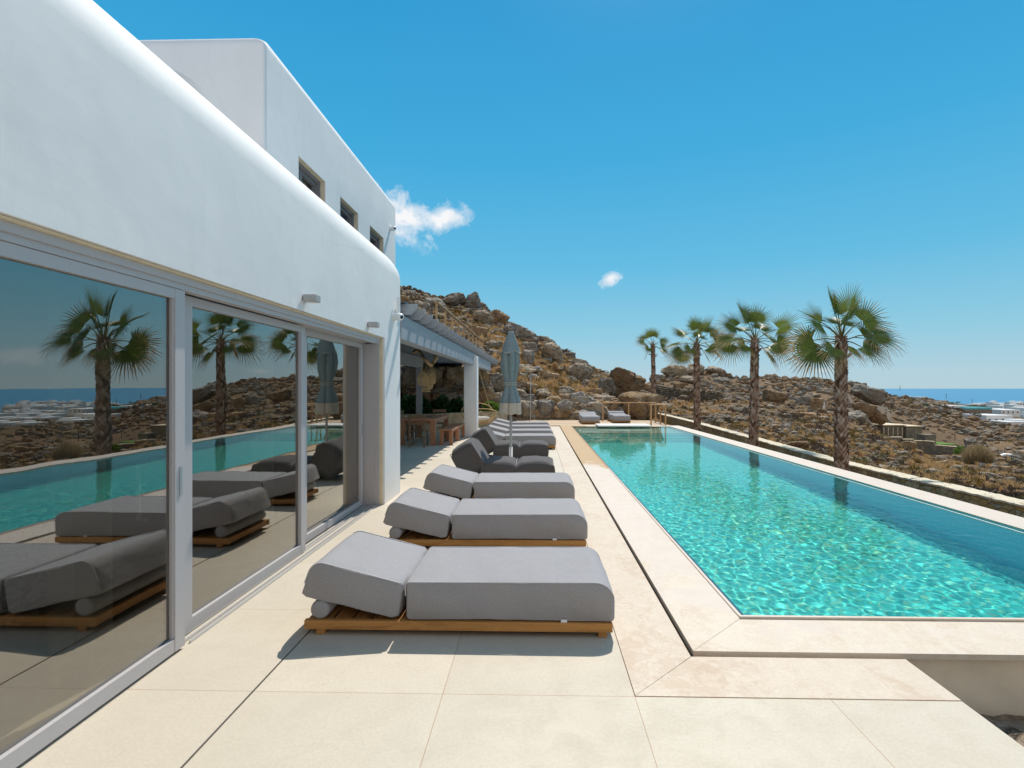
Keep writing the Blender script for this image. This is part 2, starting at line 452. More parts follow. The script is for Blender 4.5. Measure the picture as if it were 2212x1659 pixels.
# glass: tinted, coated; reflectance from the angle of view (Schlick), same on both faces
def glassmat(key, f0, tint, ripple=0.0):
    m = bpy.data.materials.new(key); m.use_nodes = True; t = m.node_tree; t.nodes.clear()
    N = t.nodes.new; Lk = t.links.new
    ge = N('ShaderNodeNewGeometry'); dt = N('ShaderNodeVectorMath'); dt.operation = 'DOT_PRODUCT'
    Lk(ge.outputs['Normal'], dt.inputs[0]); Lk(ge.outputs['Incoming'], dt.inputs[1])
    ab = N('ShaderNodeMath'); ab.operation = 'ABSOLUTE'; Lk(dt.outputs['Value'], ab.inputs[0])
    on = N('ShaderNodeMath'); on.operation = 'SUBTRACT'; on.inputs[0].default_value = 1; Lk(ab.outputs[0], on.inputs[1])
    pw = N('ShaderNodeMath'); pw.operation = 'POWER'; Lk(on.outputs[0], pw.inputs[0]); pw.inputs[1].default_value = 4
    ma = N('ShaderNodeMath'); ma.operation = 'MULTIPLY_ADD'; Lk(pw.outputs[0], ma.inputs[0]); ma.inputs[1].default_value = 1 - f0; ma.inputs[2].default_value = f0
    tr = N('ShaderNodeBsdfTransparent'); tr.inputs[0].default_value = (*tint, 1)
    gl = N('ShaderNodeBsdfGlossy'); gl.inputs['Roughness'].default_value = 0; gl.inputs[0].default_value = (1, .985, .95, 1)
    if ripple:
        nz = N('ShaderNodeTexNoise'); Lk(ge.outputs['Position'], nz.inputs['Vector']); nz.inputs['Scale'].default_value = 2.2; nz.inputs['Detail'].default_value = 2
        bp = N('ShaderNodeBump'); bp.inputs['Strength'].default_value = ripple; bp.inputs['Distance'].default_value = .02
        Lk(nz.outputs['Fac'], bp.inputs['Height']); Lk(bp.outputs[0], gl.inputs['Normal'])
    mx = N('ShaderNodeMixShader'); Lk(ma.outputs[0], mx.inputs[0]); Lk(tr.outputs[0], mx.inputs[1]); Lk(gl.outputs[0], mx.inputs[2])
    o = N('ShaderNodeOutputMaterial'); Lk(mx.outputs[0], o.inputs[0])
    M[key] = m
glassmat('door_glass', .24, (.50, .50, .46), .03)
glassmat('window_glass', .15, (.6, .63, .6), .03)

def loft_block(x0, x1, y0, y1, z0, z1, rt, rc, n=9, m=6):
    """solid block with softly rounded top edge (radius rt) and corners (radius rc)"""
    secs = [(z0, 0, rc)]
    for i in range(0, n + 1):
        a = PI / 2 * i / n
        secs.append((z1 - rt + rt * math.sin(a), rt * (1 - math.cos(a)), rc + (rt - rc) * .8 * math.sin(a) ** 2))
    vs = []; fs = []; cnt = None
    for (z, ins, r) in secs:
        ring = []
        for cx_, cy_, a0 in ((x1, y1, 0), (x0, y1, 90), (x0, y0, 180), (x1, y0, 270)):
            sx = 1 if cx_ == x1 else -1; sy = 1 if cy_ == y1 else -1
            ox = cx_ - sx * (ins + r); oy = cy_ - sy * (ins + r)
            for k in range(m + 1):
                a = R(a0) + PI / 2 * k / m
                ring.append((ox + r * math.cos(a), oy + r * math.sin(a), z))
        cnt = len(ring); vs += ring
    for s in range(len(secs) - 1):
        for k in range(cnt):
            a = s * cnt + k; b = s * cnt + (k + 1) % cnt
            fs.append((a, b, b + cnt, a + cnt))
    fs.append(tuple(range((len(secs) - 1) * cnt, len(secs) * cnt)))
    fs.append(tuple(reversed(range(cnt))))
    return vs, fs
def boolean_cut(o, boxes=(), meshes=()):
    cut = []
    for (a, b) in boxes:
        c = MB().box(a, b).build('cutter', M['stucco']); cut.append(c)
    cut += list(meshes)
    for c in cut:
        md = o.modifiers.new('b', 'BOOLEAN'); md.object = c; md.operation = 'DIFFERENCE'; md.solver = 'EXACT'
    dg = bpy.context.evaluated_depsgraph_get()
    ev = o.evaluated_get(dg); me = bpy.data.meshes.new_from_object(ev)
    o.modifiers.clear(); old = o.data; o.data = me
    for c in cut: bpy.data.objects.remove(c, do_unlink=True)
def smooth_by_angle(o, ang=35):
    me = o.data
    bm = bmesh.new(); bm.from_mesh(me)
    for f in bm.faces: f.smooth = True
    for e in bm.edges:
        e.smooth = not (len(e.link_faces) == 2 and e.calc_face_angle(0) > R(ang)) and len(e.link_faces) == 2
    bm.to_mesh(me); bm.free()
# ------------------------------------------------------------------ camera, sun, sky
cam = bpy.data.cameras.new('camera'); cam.sensor_width = 36; cam.lens = FPX / 2212 * 36
cam.shift_x = -(CX - 1106) / 2212; cam.shift_y = (HY - 829.5) / 2212
cam.clip_end = 80000; cam.clip_start = .05
co = bpy.data.objects.new('camera', cam); COL.objects.link(co)
co.location = (0, 0, EYE); co.rotation_euler = (R(90), 0, TH)
SC.camera = co
SUN = Vector((.155, .68, 1)).normalized()
sl = bpy.data.lights.new('sun', 'SUN'); sl.energy = 4.5; sl.angle = R(.5); sl.color = (1, .93, .83)
so = bpy.data.objects.new('sun', sl); COL.objects.link(so)
so.rotation_mode = 'QUATERNION'; so.rotation_quaternion = SUN.to_track_quat('Z', 'Y')
sl.cycles.is_caustics_light = True
wd = bpy.data.worlds.new('World'); SC.world = wd; wd.use_nodes = True
t = wd.node_tree; t.nodes.clear(); N = t.nodes.new; Lk = t.links.new
sky = N('ShaderNodeTexSky'); sky.sky_type = 'NISHITA'; sky.sun_disc = False
sky.sun_elevation = math.asin(SUN.z); sky.sun_rotation = math.atan2(SUN.x, SUN.y)
sky.altitude = 0; sky.air_density = 1.0; sky.dust_density = .35; sky.ozone_density = 2.2
bg = N('ShaderNodeBackground'); bg.inputs[1].default_value = .105
out = N('ShaderNodeOutputWorld')
hsv = N('ShaderNodeHueSaturation'); hsv.inputs['Hue'].default_value = .5; hsv.inputs['Saturation'].default_value = 1.05; hsv.inputs['Value'].default_value = 1.0
Lk(sky.outputs[0], hsv.inputs['Color'])
tc = N('ShaderNodeTexCoord')
def vm(op, a, b=None, s=None):
    x = N('ShaderNodeVectorMath'); x.operation = op
    for i, q in enumerate((a, b)):
        if q is None: continue
        if hasattr(q, 'node'): Lk(q, x.inputs[i])
        else: x.inputs[i].default_value = q
    if s is not None: x.inputs['Scale'].default_value = s
    return x
def mm(op, a, b=None, c=None, cl=False):
    x = N('ShaderNodeMath'); x.operation = op; x.use_clamp = cl
    for i, q in enumerate((a, b, c)):
        if q is None: continue
        if hasattr(q, 'node'): Lk(q, x.inputs[i])
        else: x.inputs[i].default_value = q
    return x.outputs[0]
def cdir(px, py):
    x, y = W(px, 1.0); return Vector((x, y, (HY - py) / FPX)).normalized()
gen = tc.outputs['Generated']
el = N('ShaderNodeSeparateXYZ'); Lk(gen, el.inputs[0])
rp_ = N('ShaderNodeValToRGB'); Lk(el.outputs[2], rp_.inputs[0]); cr_ = rp_.color_ramp
stops = [(0.0, (.43, .62, .71)), (.03, (.40, .61, .725)), (.10, (.26, .585, .745)), (.22, (.115, .50, .76)), (.40, (.044, .41, .73)), (.62, (.018, .325, .66)), (1.0, (.010, .24, .54))]
while len(cr_.elements) < len(stops): cr_.elements.new(.5)
for e_, (p_, c_) in zip(cr_.elements, stops): e_.position = p_; e_.color = (*c_, 1)
scl = vm('SCALE', rp_.outputs[0], None, 1 / .105).outputs[0]
mxs = N('ShaderNodeMix'); mxs.data_type = 'RGBA'; mxs.inputs[0].default_value = .92; Lk(hsv.outputs[0], mxs.inputs[6]); Lk(scl, mxs.inputs[7])
base_col = mxs.outputs[2]
# fill light added out of frame: glare round the sun, milky warm rear sky
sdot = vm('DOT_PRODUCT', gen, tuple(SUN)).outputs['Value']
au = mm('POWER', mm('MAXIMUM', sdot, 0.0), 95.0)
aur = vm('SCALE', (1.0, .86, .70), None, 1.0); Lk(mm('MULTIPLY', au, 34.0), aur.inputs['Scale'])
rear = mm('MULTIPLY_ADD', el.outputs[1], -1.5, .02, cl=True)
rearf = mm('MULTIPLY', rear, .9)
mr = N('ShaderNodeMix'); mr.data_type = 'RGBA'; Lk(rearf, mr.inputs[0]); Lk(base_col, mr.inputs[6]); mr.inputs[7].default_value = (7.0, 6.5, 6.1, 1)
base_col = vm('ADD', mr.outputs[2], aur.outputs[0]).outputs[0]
def cloud(px, py, hw, hh, scale, dens, soft, prev, tilt=0.0, seed=0.0):
    c = cdir(px, py); right = Vector((c.y, -c.x, 0)).normalized(); up = right.cross(c).normalized()
    r2 = right * math.cos(tilt) + up * math.sin(tilt); u2 = up * math.cos(tilt) - right * math.sin(tilt)
    d = vm('SUBTRACT', gen, tuple(c)).outputs[0]
    a = mm('DIVIDE', vm('DOT_PRODUCT', d, tuple(r2)).outputs['Value'], hw / FPX)
    b = mm('DIVIDE', vm('DOT_PRODUCT', d, tuple(u2)).outputs['Value'], hh / FPX)
    nz = N('ShaderNodeTexNoise'); nz.inputs['Scale'].default_value = scale; nz.inputs['Detail'].default_value = 9; nz.inputs['Roughness'].default_value = .62; nz.inputs['Distortion'].default_value = .25
    off = vm('ADD', gen, (seed, seed * .7, 0)).outputs[0]; Lk(off, nz.inputs['Vector'])
    rr = mm('SQRT', mm('ADD', mm('MULTIPLY', a, a), mm('MULTIPLY', b, b)))
    fr = vm('DOT_PRODUCT', gen, tuple(c)).outputs['Value']
    v = mm('ADD', mm('SUBTRACT', 1.0, rr), mm('MULTIPLY_ADD', nz.outputs['Fac'], 3.0, -1.5))
    v = mm('MULTIPLY', mm('MULTIPLY', v, soft, cl=True), dens)
    v = mm('MULTIPLY', v, mm('GREATER_THAN', fr, .6))
    v = mm('MULTIPLY', v, mm('LESS_THAN', rr, 2.2))
    mx = N('ShaderNodeMix'); mx.data_type = 'RGBA'; Lk(v, mx.inputs[0]); Lk(prev, mx.inputs[6]); mx.inputs[7].default_value = (8.9, 8.95, 9.1, 1)
    return mx.outputs[2]
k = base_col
k = cloud(868, 468, 64, 58, 22, 1.0, 1.15, k, -.2, 1.3)
k = cloud(962, 470, 74, 28, 22, 1.0, 1.0, k, .13, 2.1)
k = cloud(905, 535, 34, 16, 40, .25, .7, k, -.3, 3.1)
k = cloud(1320, 602, 34, 15, 38, .9, 1.0, k, .3, 4.4)
k = cloud(1782, 800, 26, 5, 50, .35, .9, k, 0, 5.4)
k = cloud(2460, 760, 120, 16, 18, .5, .8, k, 0, 6.4)
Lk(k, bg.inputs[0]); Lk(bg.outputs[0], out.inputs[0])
SC.view_settings.view_transform = 'Standard'; SC.view_settings.look = 'None'
SC.view_settings.exposure = 0; SC.view_settings.gamma = 1
SC.cycles.max_bounces = 10; SC.cycles.transparent_max_bounces = 16
SC.cycles.caustics_reflective = False; SC.cycles.caustics_refractive = True
SC.cycles.sample_clamp_indirect = 6

# ------------------------------------------------------------------ terrace, border, drain
EX, EY = 2.166, 3.13                     # right edge of the terrace; line of the pool gap
GX = .915                                # terrace side of the gap beside the coping
def sheet(name, polys, z0, z1, mat_, kind='structure', parent=None):
    mb = MB()
    for poly in polys:
        n_ = len(poly)
        vs = [(x, y, z0) for x, y in poly] + [(x, y, z1) for x, y in poly]
        fs = [tuple(range(2 * n_ - 1, n_ - 1, -1))[::-1], tuple(reversed(range(n_)))]
        for i in range(n_):
            j = (i + 1) % n_
            fs.append((i, j, j + n_, i + n_))
        mb.add(vs, fs)
    o = mb.build(name, mat_, parent)
    if kind: o['kind'] = kind
    return o
sheet('terrace', [
    [(-1.494, -6), (EX, -6), (EX, 2.70), (.505, 2.70), (.505, 22.0), (-1.494, 22.0)],
    [(-7.5, 7.96), (-1.506, 7.96), (-1.506, 22.0), (-7.5, 22.0)],
    [(-2.45, -6), (-1.506, -6), (-1.506, 7.96), (-2.45, 7.96)]], -.20, 0, M['terrace_tile'])
sheet('terrace_base', [[(-9, -6.0), (EX - .03, -6.0), (EX - .03, 3.08), (GX - .03, 3.08), (GX - .03, 22), (-9, 22)]], -1.6, -.201, M['concrete_render'])
sheet('terrace_border', [
    [(.508, 2.703), (EX, 2.703), (EX, 3.105), (GX, 3.105)],
    [(.508, 2.706), (GX - .003, 3.108), (GX - .003, 21.6), (.508, 21.6)]], -.05, .003, M['border_stone'])
PX0, PX1, PY0, PY1 = 1.412, 5.43, 3.605, 21.4
# coping: mitred slabs with an overhang on the near side
def coping():
    o0x, o0y, o1x = .935, 3.134, 5.91
    z0, z1 = -.012, .022
    polys = [
        [(o0x, o0y), (o1x, o0y), (PX1, PY0), (PX0, PY0)],
        [(o0x, o0y + .003), (PX0 - .001, PY0 + .003), (PX0 - .001, 21.9), (o0x, 21.9)],
        [(PX1, PY0 + .003), (o1x, o0y + .003), (o1x, 21.9), (PX1, 21.9)],
        [(PX0 + .001, PY1), (PX1 - .001, PY1), (PX1 - .001, 21.9), (PX0 + .001, 21.9)]]
    c = sheet('pool_coping', polys, z0, z1, M['coping_stone'])
    mb = MB()
    mb.box((PX0 - .028, PY0 - .026, z1 + .001), (PX1 + .028, PY0 - .002, z1 + .016))
    mb.box((PX0 - .026, PY0 - .001, z1 + .001), (PX0 - .004, PY1, z1 + .010))
    mb.build('coping_lip', M['coping_stone'], c)
    mb = MB(); mb.box((PX0 - .003, PY0, -.03), (PX0 + .014, PY1, z1 + .012)).build('coping_edge_seal', M['pool_dark_lip'], c)
    mb = MB(); mb.box((5.31, PY0, -.03), (5.326, 21.2, .0155)).build('overflow_edge', M['stone_slab_white'], c)
coping()

# ------------------------------------------------------------------ pool basin and water
n = NT('pool_mosaic', .35, .4); g = n.geo()
fl = n.new('ShaderNodeVectorMath', operation='FLOOR'); n.link(n.mapping(g, (28, 28, 28)), fl.inputs[0])
wn = n.new('ShaderNodeTexWhiteNoise'); n.link(fl.outputs[0], wn.inputs[0])
col = n.ramp(wn.outputs['Value'], [(.0, (.014, .44, .37)), (.35, (.03, .60, .50)), (.7, (.04, .66, .62)), (.97, (.24, .72, .46))])
pz = n.xyz(g)
shelf = n.math('GREATER_THAN', pz[2], -.62); fary = n.math('GREATER_THAN', pz[1], 18.7)
sf = n.math('MULTIPLY', shelf, fary)
col = n.mix(n.math('MULTIPLY', sf, .85), col, (.42, .50, .36))  # paler shelf colour stands in for less light absorbed by shallow water
col = n.mix(n.math('MULTIPLY', n.math('GREATER_THAN', pz[0], PX1 - .003), .75), col, (.006, .42, .66))  # right wall painted bluer, standing in for light lost through the water
n.base(col); M['pool_mosaic'] = n.mat
basin = MB()
WZ = .008
PD = -1.72
basin.box((PX0, PY0, PD - .2), (PX1, PY1, PD))
basin.box((PX0 - .3, PY0 - .3, PD - .2), (PX0 - .001, PY1, -.013))
basin.box((PX1 + .001, PY0 - .3, PD - .2), (PX1 + .3, PY1, -.013))
basin.box((PX0, PY0 - .3, PD - .2), (PX1, PY0 - .001, -.013))
basin.box((PX0 - .3, PY1 + .001, PD - .2), (PX1 + .3, PY1 + .3, -.013))
for i in range(5):
    basin.box((PX0, 18.8 - .32 * i - .32, PD), (PX1, 18.8 - .32 * i, -.48 - .21 * (i + 1)))
basin.box((PX0, 18.8, PD), (PX1, PY1, -.48))
bo = basin.build('swimming_pool_basin', M['pool_mosaic']); bo['kind'] = 'structure'
bo.name = 'pool_basin'
wallb = MB()
wallb.box((1.00, 3.19, -1.5), (5.84, 3.29, -.013)); wallb.box((5.72, 3.30, -1.5), (5.84, 21.85, -.013)); wallb.box((1.0, 3.30, -1.5), (1.10, 21.85, -.013))
wo = wallb.build('pool_outer_wall', M['concrete_render']); wo['kind'] = 'structure'
wm = bpy.data.materials.new('pool_water'); wm.use_nodes = True; t = wm.node_tree; t.nodes.clear()
gl = t.nodes.new('ShaderNodeBsdfGlass'); gl.inputs['IOR'].default_value = 1.333; gl.inputs['Roughness'].default_value = 0; gl.inputs[0].default_value = (.93, 1, .99, 1)
oo = t.nodes.new('ShaderNodeOutputMaterial'); t.links.new(gl.outputs[0], oo.inputs[0])
nx, ny = 260, 940
xs = np.linspace(PX0 + .0145, PX1 - .002, nx + 1); ys = PY0 + .001 + (PY1 - PY0 - .002) * (np.linspace(0, 1, ny + 1) ** 1.35)
V = np.zeros((ny + 1, nx + 1, 3)); V[..., 0] = xs[None]; V[..., 1] = ys[:, None]
nf_ = noise.noise
for j, y in enumerate(ys):
    amp = 1.0 if y < 8 else max(.18, 1 - (y - 8) / 9)
    for i, x in enumerate(xs):
        e_ = min(1.0, .35 + max(0., min(x - 1.4, 5.35 - x)) * .9)
        V[j, i, 2] = WZ + amp * e_ * (.0016 * nf_((x * 4.2 + y * .5, y * 3.1, .3)) + .0016 * nf_((x * 10.5, y * 9 + x, 4.)) + .0006 * nf_((x * 17, y * 14, 9.)))
idx = np.arange((ny + 1) * (nx + 1)).reshape(ny + 1, nx + 1)
F = np.stack([idx[:-1, :-1], idx[:-1, 1:], idx[1:, 1:], idx[1:, :-1]], -1).reshape(-1, 4)
water = np_mesh('pool_water', V.reshape(-1, 3), F, wm, smooth=True); water['kind'] = 'structure'
water.cycles.is_caustics_caster = True
bo.cycles.is_caustics_receiver = True

# ------------------------------------------------------------------ far wooden deck
dk = MB()
for i in range(36):
    y = 21.92 + i * .10
    dk.box((-1.0, y, -.08), (5.60, y + .094, .012))
d_ = dk.build('wooden_deck', M['rail_wood_x']); d_['kind'] = 'structure'
n = NT('deck_planks', .7, .3); g = n.geo()
f = n.noise(n.mapping(g, (.6, 12, 1)), 3, 5, .6); rz_ = n.new('ShaderNodeNewGeometry').outputs['Random Per Island']
n.base(n.ramp(n.math('MULTIPLY_ADD', rz_, .4, n.math('MULTIPLY', f, .6)), [(.25, (.40, .285, .18)), (.75, (.60, .46, .31))])); M['deck_planks'] = n.mat
d_.data.materials.clear(); d_.data.materials.append(M['deck_planks'])
sheet('deck_base', [[(-1.0, 21.93), (5.58, 21.93), (5.58, 25.5), (-1.0, 25.5)]], -1.2, -.085, M['concrete_render'])
sl_ = MB().box((2.42, 20.75, .045), (4.55, 21.85, .105), ch=.008)
table = empty('pool_table', (0, 0, 0), 0, 'white stone slab table standing over the water at the far end of the pool', 'table')
sl_.build('table_top', M['stone_slab_white'], table)
for x in (3.05, 3.95):
    MB().lathe([(0, -.48), (.19, -.48), (.19, .044), (0, .044)], 24, c=(x, 21.1, 0)).build('pedestal', M['pool_mosaic'], table)

# ------------------------------------------------------------------ the villa
villa = empty('villa', (-5, 3, 0), 0, 'white plastered island villa with rounded parapets and sliding glass doors beside the terrace', 'house')
def vp(o):   # parent to the villa keeping world coordinates
    o.parent = villa; o.matrix_parent_inverse = Matrix.Translation((5, -3, 0)); return o
FX = -2.10
DOORY1 = 7.08
vs, fs = loft_block(-9.5, FX, -6.0, 7.96, -.15, 3.66, .42, .09, 12, 8)
gf = MB().add(vs, fs).build('ground_floor_wall', M['stucco'])
boolean_cut(gf, [((-9.0, -5.6, .0), (-2.46, DOORY1 - .02, 2.72)), ((-2.6, -5.5, -.3), (-1.9, DOORY1, 2.29))])
smooth_by_angle(gf, 38); vp(gf)
UX = -3.6
vs, fs = loft_block(-10.5, UX, 6.77, 13.1, 3.0, 6.32, .20, .05, 10, 6)
uf = MB().add(vs, fs).build('upper_floor_wall', M['stucco'])
wins = []
for a, b in ((645, 703), (735, 774), (799, 828.5)):
    wins.append((yx(a, UX), yx(b, UX)))
arch = MB()
prof = [(math.cos(PI * k / 32) * .72, math.sin(PI * k / 32) * .72) for k in range(33)]
vsa = [(-5.06 + x, 6.5, 5.14 + z) for x, z in prof] + [(-4.34, 6.5, 3.2), (-5.78, 6.5, 3.2)]
vsa = [v for v in vsa[:33]] + [(-5.78, 6.5, 3.3), (-4.34, 6.5, 3.3)]
m_ = len(vsa); vsb = [(x, 6.90, z) for x, y, z in vsa]
arch.add(vsa + vsb, [tuple(range(m_)), tuple(reversed(range(m_, 2 * m_)))] + [(i, i + m_, (i + 1) % m_ + m_, (i + 1) % m_) for i in range(m_)])
am = arch.build('cutter', M['stucco'])
bmx = bmesh.new(); bmx.from_mesh(am.data); bmesh.ops.recalc_face_normals(bmx, faces=bmx.faces[:]); bmx.to_mesh(am.data); bmx.free()
boolean_cut(uf, [((UX - .30, a, 3.85), (UX + .2, b, 5.10)) for a, b in wins], [am])
smooth_by_angle(uf, 38); vp(uf)
for i, (a, b) in enumerate(wins):
    fr = MB(); x0 = UX - .24; x1 = UX - .085
    zb, zt = 3.853, 5.097
    def fram(y0, y1, z0, z1, w, xa, xb):
        fr.box((xa, y0, z0), (xb, y0 + w, z1)); fr.box((xa, y1 - w, z0), (xb, y1, z1))
        fr.box((xa, y0 + w, z1 - w), (xb, y1 - w, z1)); fr.box((xa, y0 + w, z0), (xb, y1 - w, z0 + w))
    fram(a + .003, b - .003, zb, zt, .055, x0, x1)
    fram(a + .06, b - .06, zb + .057, zt - .057, .05, x0 + .01, x1 - .05)
    if i == 0: fr.box((x0 + .012, (a + b) / 2 - .17, zb + .11), (x1 - .052, (a + b) / 2 - .09, zt - .11))
    f_ = fr.build('upper_window', M['frame_dark']); vp(f_)
    pn = MB().box((x0 + .03, a + .11, zb + .108), (x0 + .045, b - .11, zt - .108)).build('pane', M['window_glass'] if i != 1 else M['window_dark'], f_)
    if i != 1:
        MB().box((x0 - .02, a + .06, zb + .06), (x0 - .001, b - .06, zt - .06)).build('blind', M['window_dark'] if i else M['curtain'], f_)
    tr = MB()
    tr.box((UX - .2, a + .0025, zt + .0005), (UX - .012, b - .0025, zt + .0028)); tr.box((UX - .2, b - .0028, zb), (UX - .012, b - .0005, zt))
    tr.build('reveal', M['cream'], f_)
# soffit and reveals of the big opening
s_ = MB(); s_.box((-2.30, -5.5, 2.278), (FX - .022, DOORY1 - .001, 2.287)); s_.box((-2.30, DOORY1 - .012, 0.001), (FX - .03, DOORY1 - .002, 2.277))
vp(s_.build('door_reveal', M['cream']))
hd = MB()
hd.box((-2.235, -5.5, 2.20), (-2.165, DOORY1 - .03, 2.276)); hd.box((-2.34, -5.5, 2.215), (-2.24, DOORY1 - .03, 2.275)); hd.box((-2.44, -5.5, 2.20), (-2.345, DOORY1 - .03, 2.272))
hd.box((-2.163, -5.5, 2.235), (-2.150, DOORY1 - .03, 2.277))
hd.box((-2.45, DOORY1 - .075, .001), (-2.225, DOORY1 - .016, 2.198)); hd.box((-2.223, DOORY1 - .05, .001), (-2.165, DOORY1 - .016, 2.198))
vp(hd.build('door_frame', M['frame']))
tk = MB()
for x in (-2.185, -2.225, -2.285, -2.325): tk.box((x, 3.2, .002), (x + .012, DOORY1 - .08, .016))
vp(tk.build('door_track', M['aluminium']))
panels = [(-2.17, .90, yx(403, -2.16), 1), (-2.265, yx(398, -2.26), yx(660.5, -2.26), 0), (-2.36, yx(655, -2.36), yx(784, -2.36), 1)]
panels = [(-2.17, -.95, .98, 0)] + [(-2.17, 1.0, panels[0][2], 1)] + panels[1:]
for i, (xf, y0, y1, hn) in enumerate(panels):
    f = MB(); x0, x1 = xf - .06, xf; w = .085; zt = 2.197
    f.box((x0, y0, .018), (x1, y0 + w, zt)); f.box((x0, y1 - w, .018), (x1, y1, zt))
    f.box((x0 + .002, y0 + w, .018), (x1 - .002, y1 - w, .095)); f.box((x0 + .002, y0 + w, zt - .06), (x1 - .002, y1 - w, zt))
    f.box((x0 + .012, y0 + w, .095), (x1 - .012, y0 + w + .012, zt - .06)); f.box((x0 + .012, y1 - w - .012, .095), (x1 - .012, y1 - w, zt - .06))
    d = f.build('sliding_door', M['frame']); vp(d)
    MB().box((xf - .036, y0 + w + .012, .096), (xf - .028, y1 - w - .012, zt - .061)).build('glass_pane', M['door_glass'], d)
    if hn:
        yh = y1 - .20 if i == 1 else y1 - .14
        h = MB()
        if i == 1: h.tube([(xf - .07, yh - .02, 1.16), (xf - .12, yh - .02, 1.16), (xf - .12, yh - .02, .84), (xf - .07, yh - .02, .84)], .011, 8)
        else: h.tube([(xf - .07, yh, 1.16), (xf - .12, yh, 1.16), (xf - .12, yh, .82), (xf - .07, yh, .82)], .011, 8)
        h.build('door_handle', M['white_plastic'] if i == 1 else M['steel'], d)
        MB().box((xf + .001, y1 - .05, .95), (xf + .006, y1 - .03, 1.12)).build('latch', M['steel'], d)
# room behind the glass
rm = MB()
rm.box((-8.95, -5.55, .0015), (-2.46, DOORY1 - .05, .012)); vp(rm.build('room_floor', M['room_floor']))
rm = MB(); rm.box((-8.98, -5.55, .013), (-8.9, 7.0, 2.7)); rm.box((-8.9, 6.96, .013), (-2.47, 7.03, 2.7)); rm.box((-6.6, 4.6, .013), (-6.4, 6.95, 2.7))
vp(rm.build('room_wall', M['room_wall']))
rm = MB()
for k_, (dx, z) in enumerate(((0, 2.60), (.35, 2.64), (.7, 2.68))):
    rm.box((-8.9 + dx, -5.5 + dx, z), (-2.9 - dx * .5, 6.9 - dx, z + .035))
vp(rm.build('ceiling_cove', M['room_wall']))
# sheers
def curtain(y0, y1, x, depth, label):
    mb = MB(); nn = int((y1 - y0) * 90); vs = []
    for k in range(nn + 1):
        y = y0 + (y1 - y0) * k / nn
        xx = x + depth * math.sin(k * .62) + .5 * depth * math.sin(k * .23 + 1)
        vs += [(xx, y, .03), (xx + .01 * math.sin(k * .9), y, 1.3), (xx * 1., y, 2.55)]
    fs = []
    for k in range(nn):
        a = k * 3
        fs += [(a, a + 3, a + 4, a + 1), (a + 1, a + 4, a + 5, a + 2)]
    o = mb.add(vs, fs, 0, True).build('curtain', M['curtain'])
    md = o.modifiers.new('s', 'SOLIDIFY'); md.thickness = .004
    return tag(o, label, 'curtain')
curtain(2.62, 3.02, -2.55, .035, 'pale sheer curtain gathered behind the nearest glass panel beside its frame')
curtain(5.9, 6.55, -2.62, .045, 'pale sheer curtain drawn together behind the farthest glass panel')
curtain(4.55, 4.95, -2.58, .04, 'pale sheer curtain bunched behind the middle glass panel')
# pebble faced kitchen island inside
ki = empty('kitchen_island', (-3.9, 2.9, .012), 0, 'kitchen island faced with white stacked stones inside behind the nearest glass', 'counter')
MB().box((-.45, -1.6, 0), (.45, .75, .80), ch=.02).build('stone_front', M['pebble_cladding'], ki)
MB().box((-.5, -1.65, .802), (.5, .8, .85), ch=.01).build('worktop', M['stone_slab_white'], ki)
ch = empty('armchair', (-4.2, 3.6, .012), R(30), 'dark low armchair inside the room behind the nearest glass', 'armchair')
MB().box((-.35, -.35, .28), (.35, .35, .42), ch=.04).build('seat', M['charcoal_fabric'], ch)
MB().box((-.35, .25, .43), (.35, .37, .95), ch=.04).build('backrest', M['charcoal_fabric'], ch)
for sx in (-.3, .3):
    for sy in (-.3, .3): MB().tube([(sx, sy, 0), (sx * .9, sy * .9, .28)], .018, 6).build('leg', M['pole_wood'], ch)

# fittings on the facade
def wall_lamp(y, z, lab):
    o = empty('wall_lamp', (FX, y, z), 0, lab, 'wall lamp', 'square wall lamps above the glass doors')
    MB().box((.012, -.055, -.03), (.125, .055, .03), ch=.003).build('lamp_box', M['lamp_grey'], o)
    MB().box((.0, -.04, -.02), (.011, .04, .02)).build('wall_plate', M['frame_dark'], o)
    MB().box((.03, -.04, -.034), (.11, .04, -.031)).build('lamp_glass', M['stone_slab_white'], o)
wall_lamp(yx(657.5, FX), 2.405, 'small grey box lamp on the white wall nearest the camera')
wall_lamp(yx(795.5, FX), 2.385, 'small grey box lamp on the white wall next to the security camera')
def security_camera(x, y, z, lab, ant):
    o = empty('security_camera', (x, y, z), 0, lab, 'camera')
    b = MB(); b.tube([(.0, 0, 0), (.05, 0, 0)], [.055, .055], 20); b.build('mount', M['white_plastic'], o)
    b = MB(); d = Vector((.55, -.45, -.12)).normalized(); c = Vector((.075, -.01, 0))
    b.tube([c - d * .07, c - d * .06, c, c + d * .055, c + d * .07], [.03, .05, .058, .05, .038], 20); b.build('camera_head', M['white_plastic'], o)
    MB().tube([c + d * .0705, c + d * .078], [.026, .022], 16).build('lens', M['black_plastic'], o)
    if ant:
        MB().box((.03, .03, .07), (.075, .075, .30), ch=.005).build('antenna_box', M['white_plastic'], o)
        MB().box((.0, .03, .0), (.02, .06, .12)).build('bracket', M['white_plastic'], o)
security_camera(FX, yx(851, FX), 2.64, 'white dome security camera under an antenna box at the corner of the villa', True)
security_camera(UX, yx(843, UX), 5.50, 'small white security camera high on the upper storey wall', False)
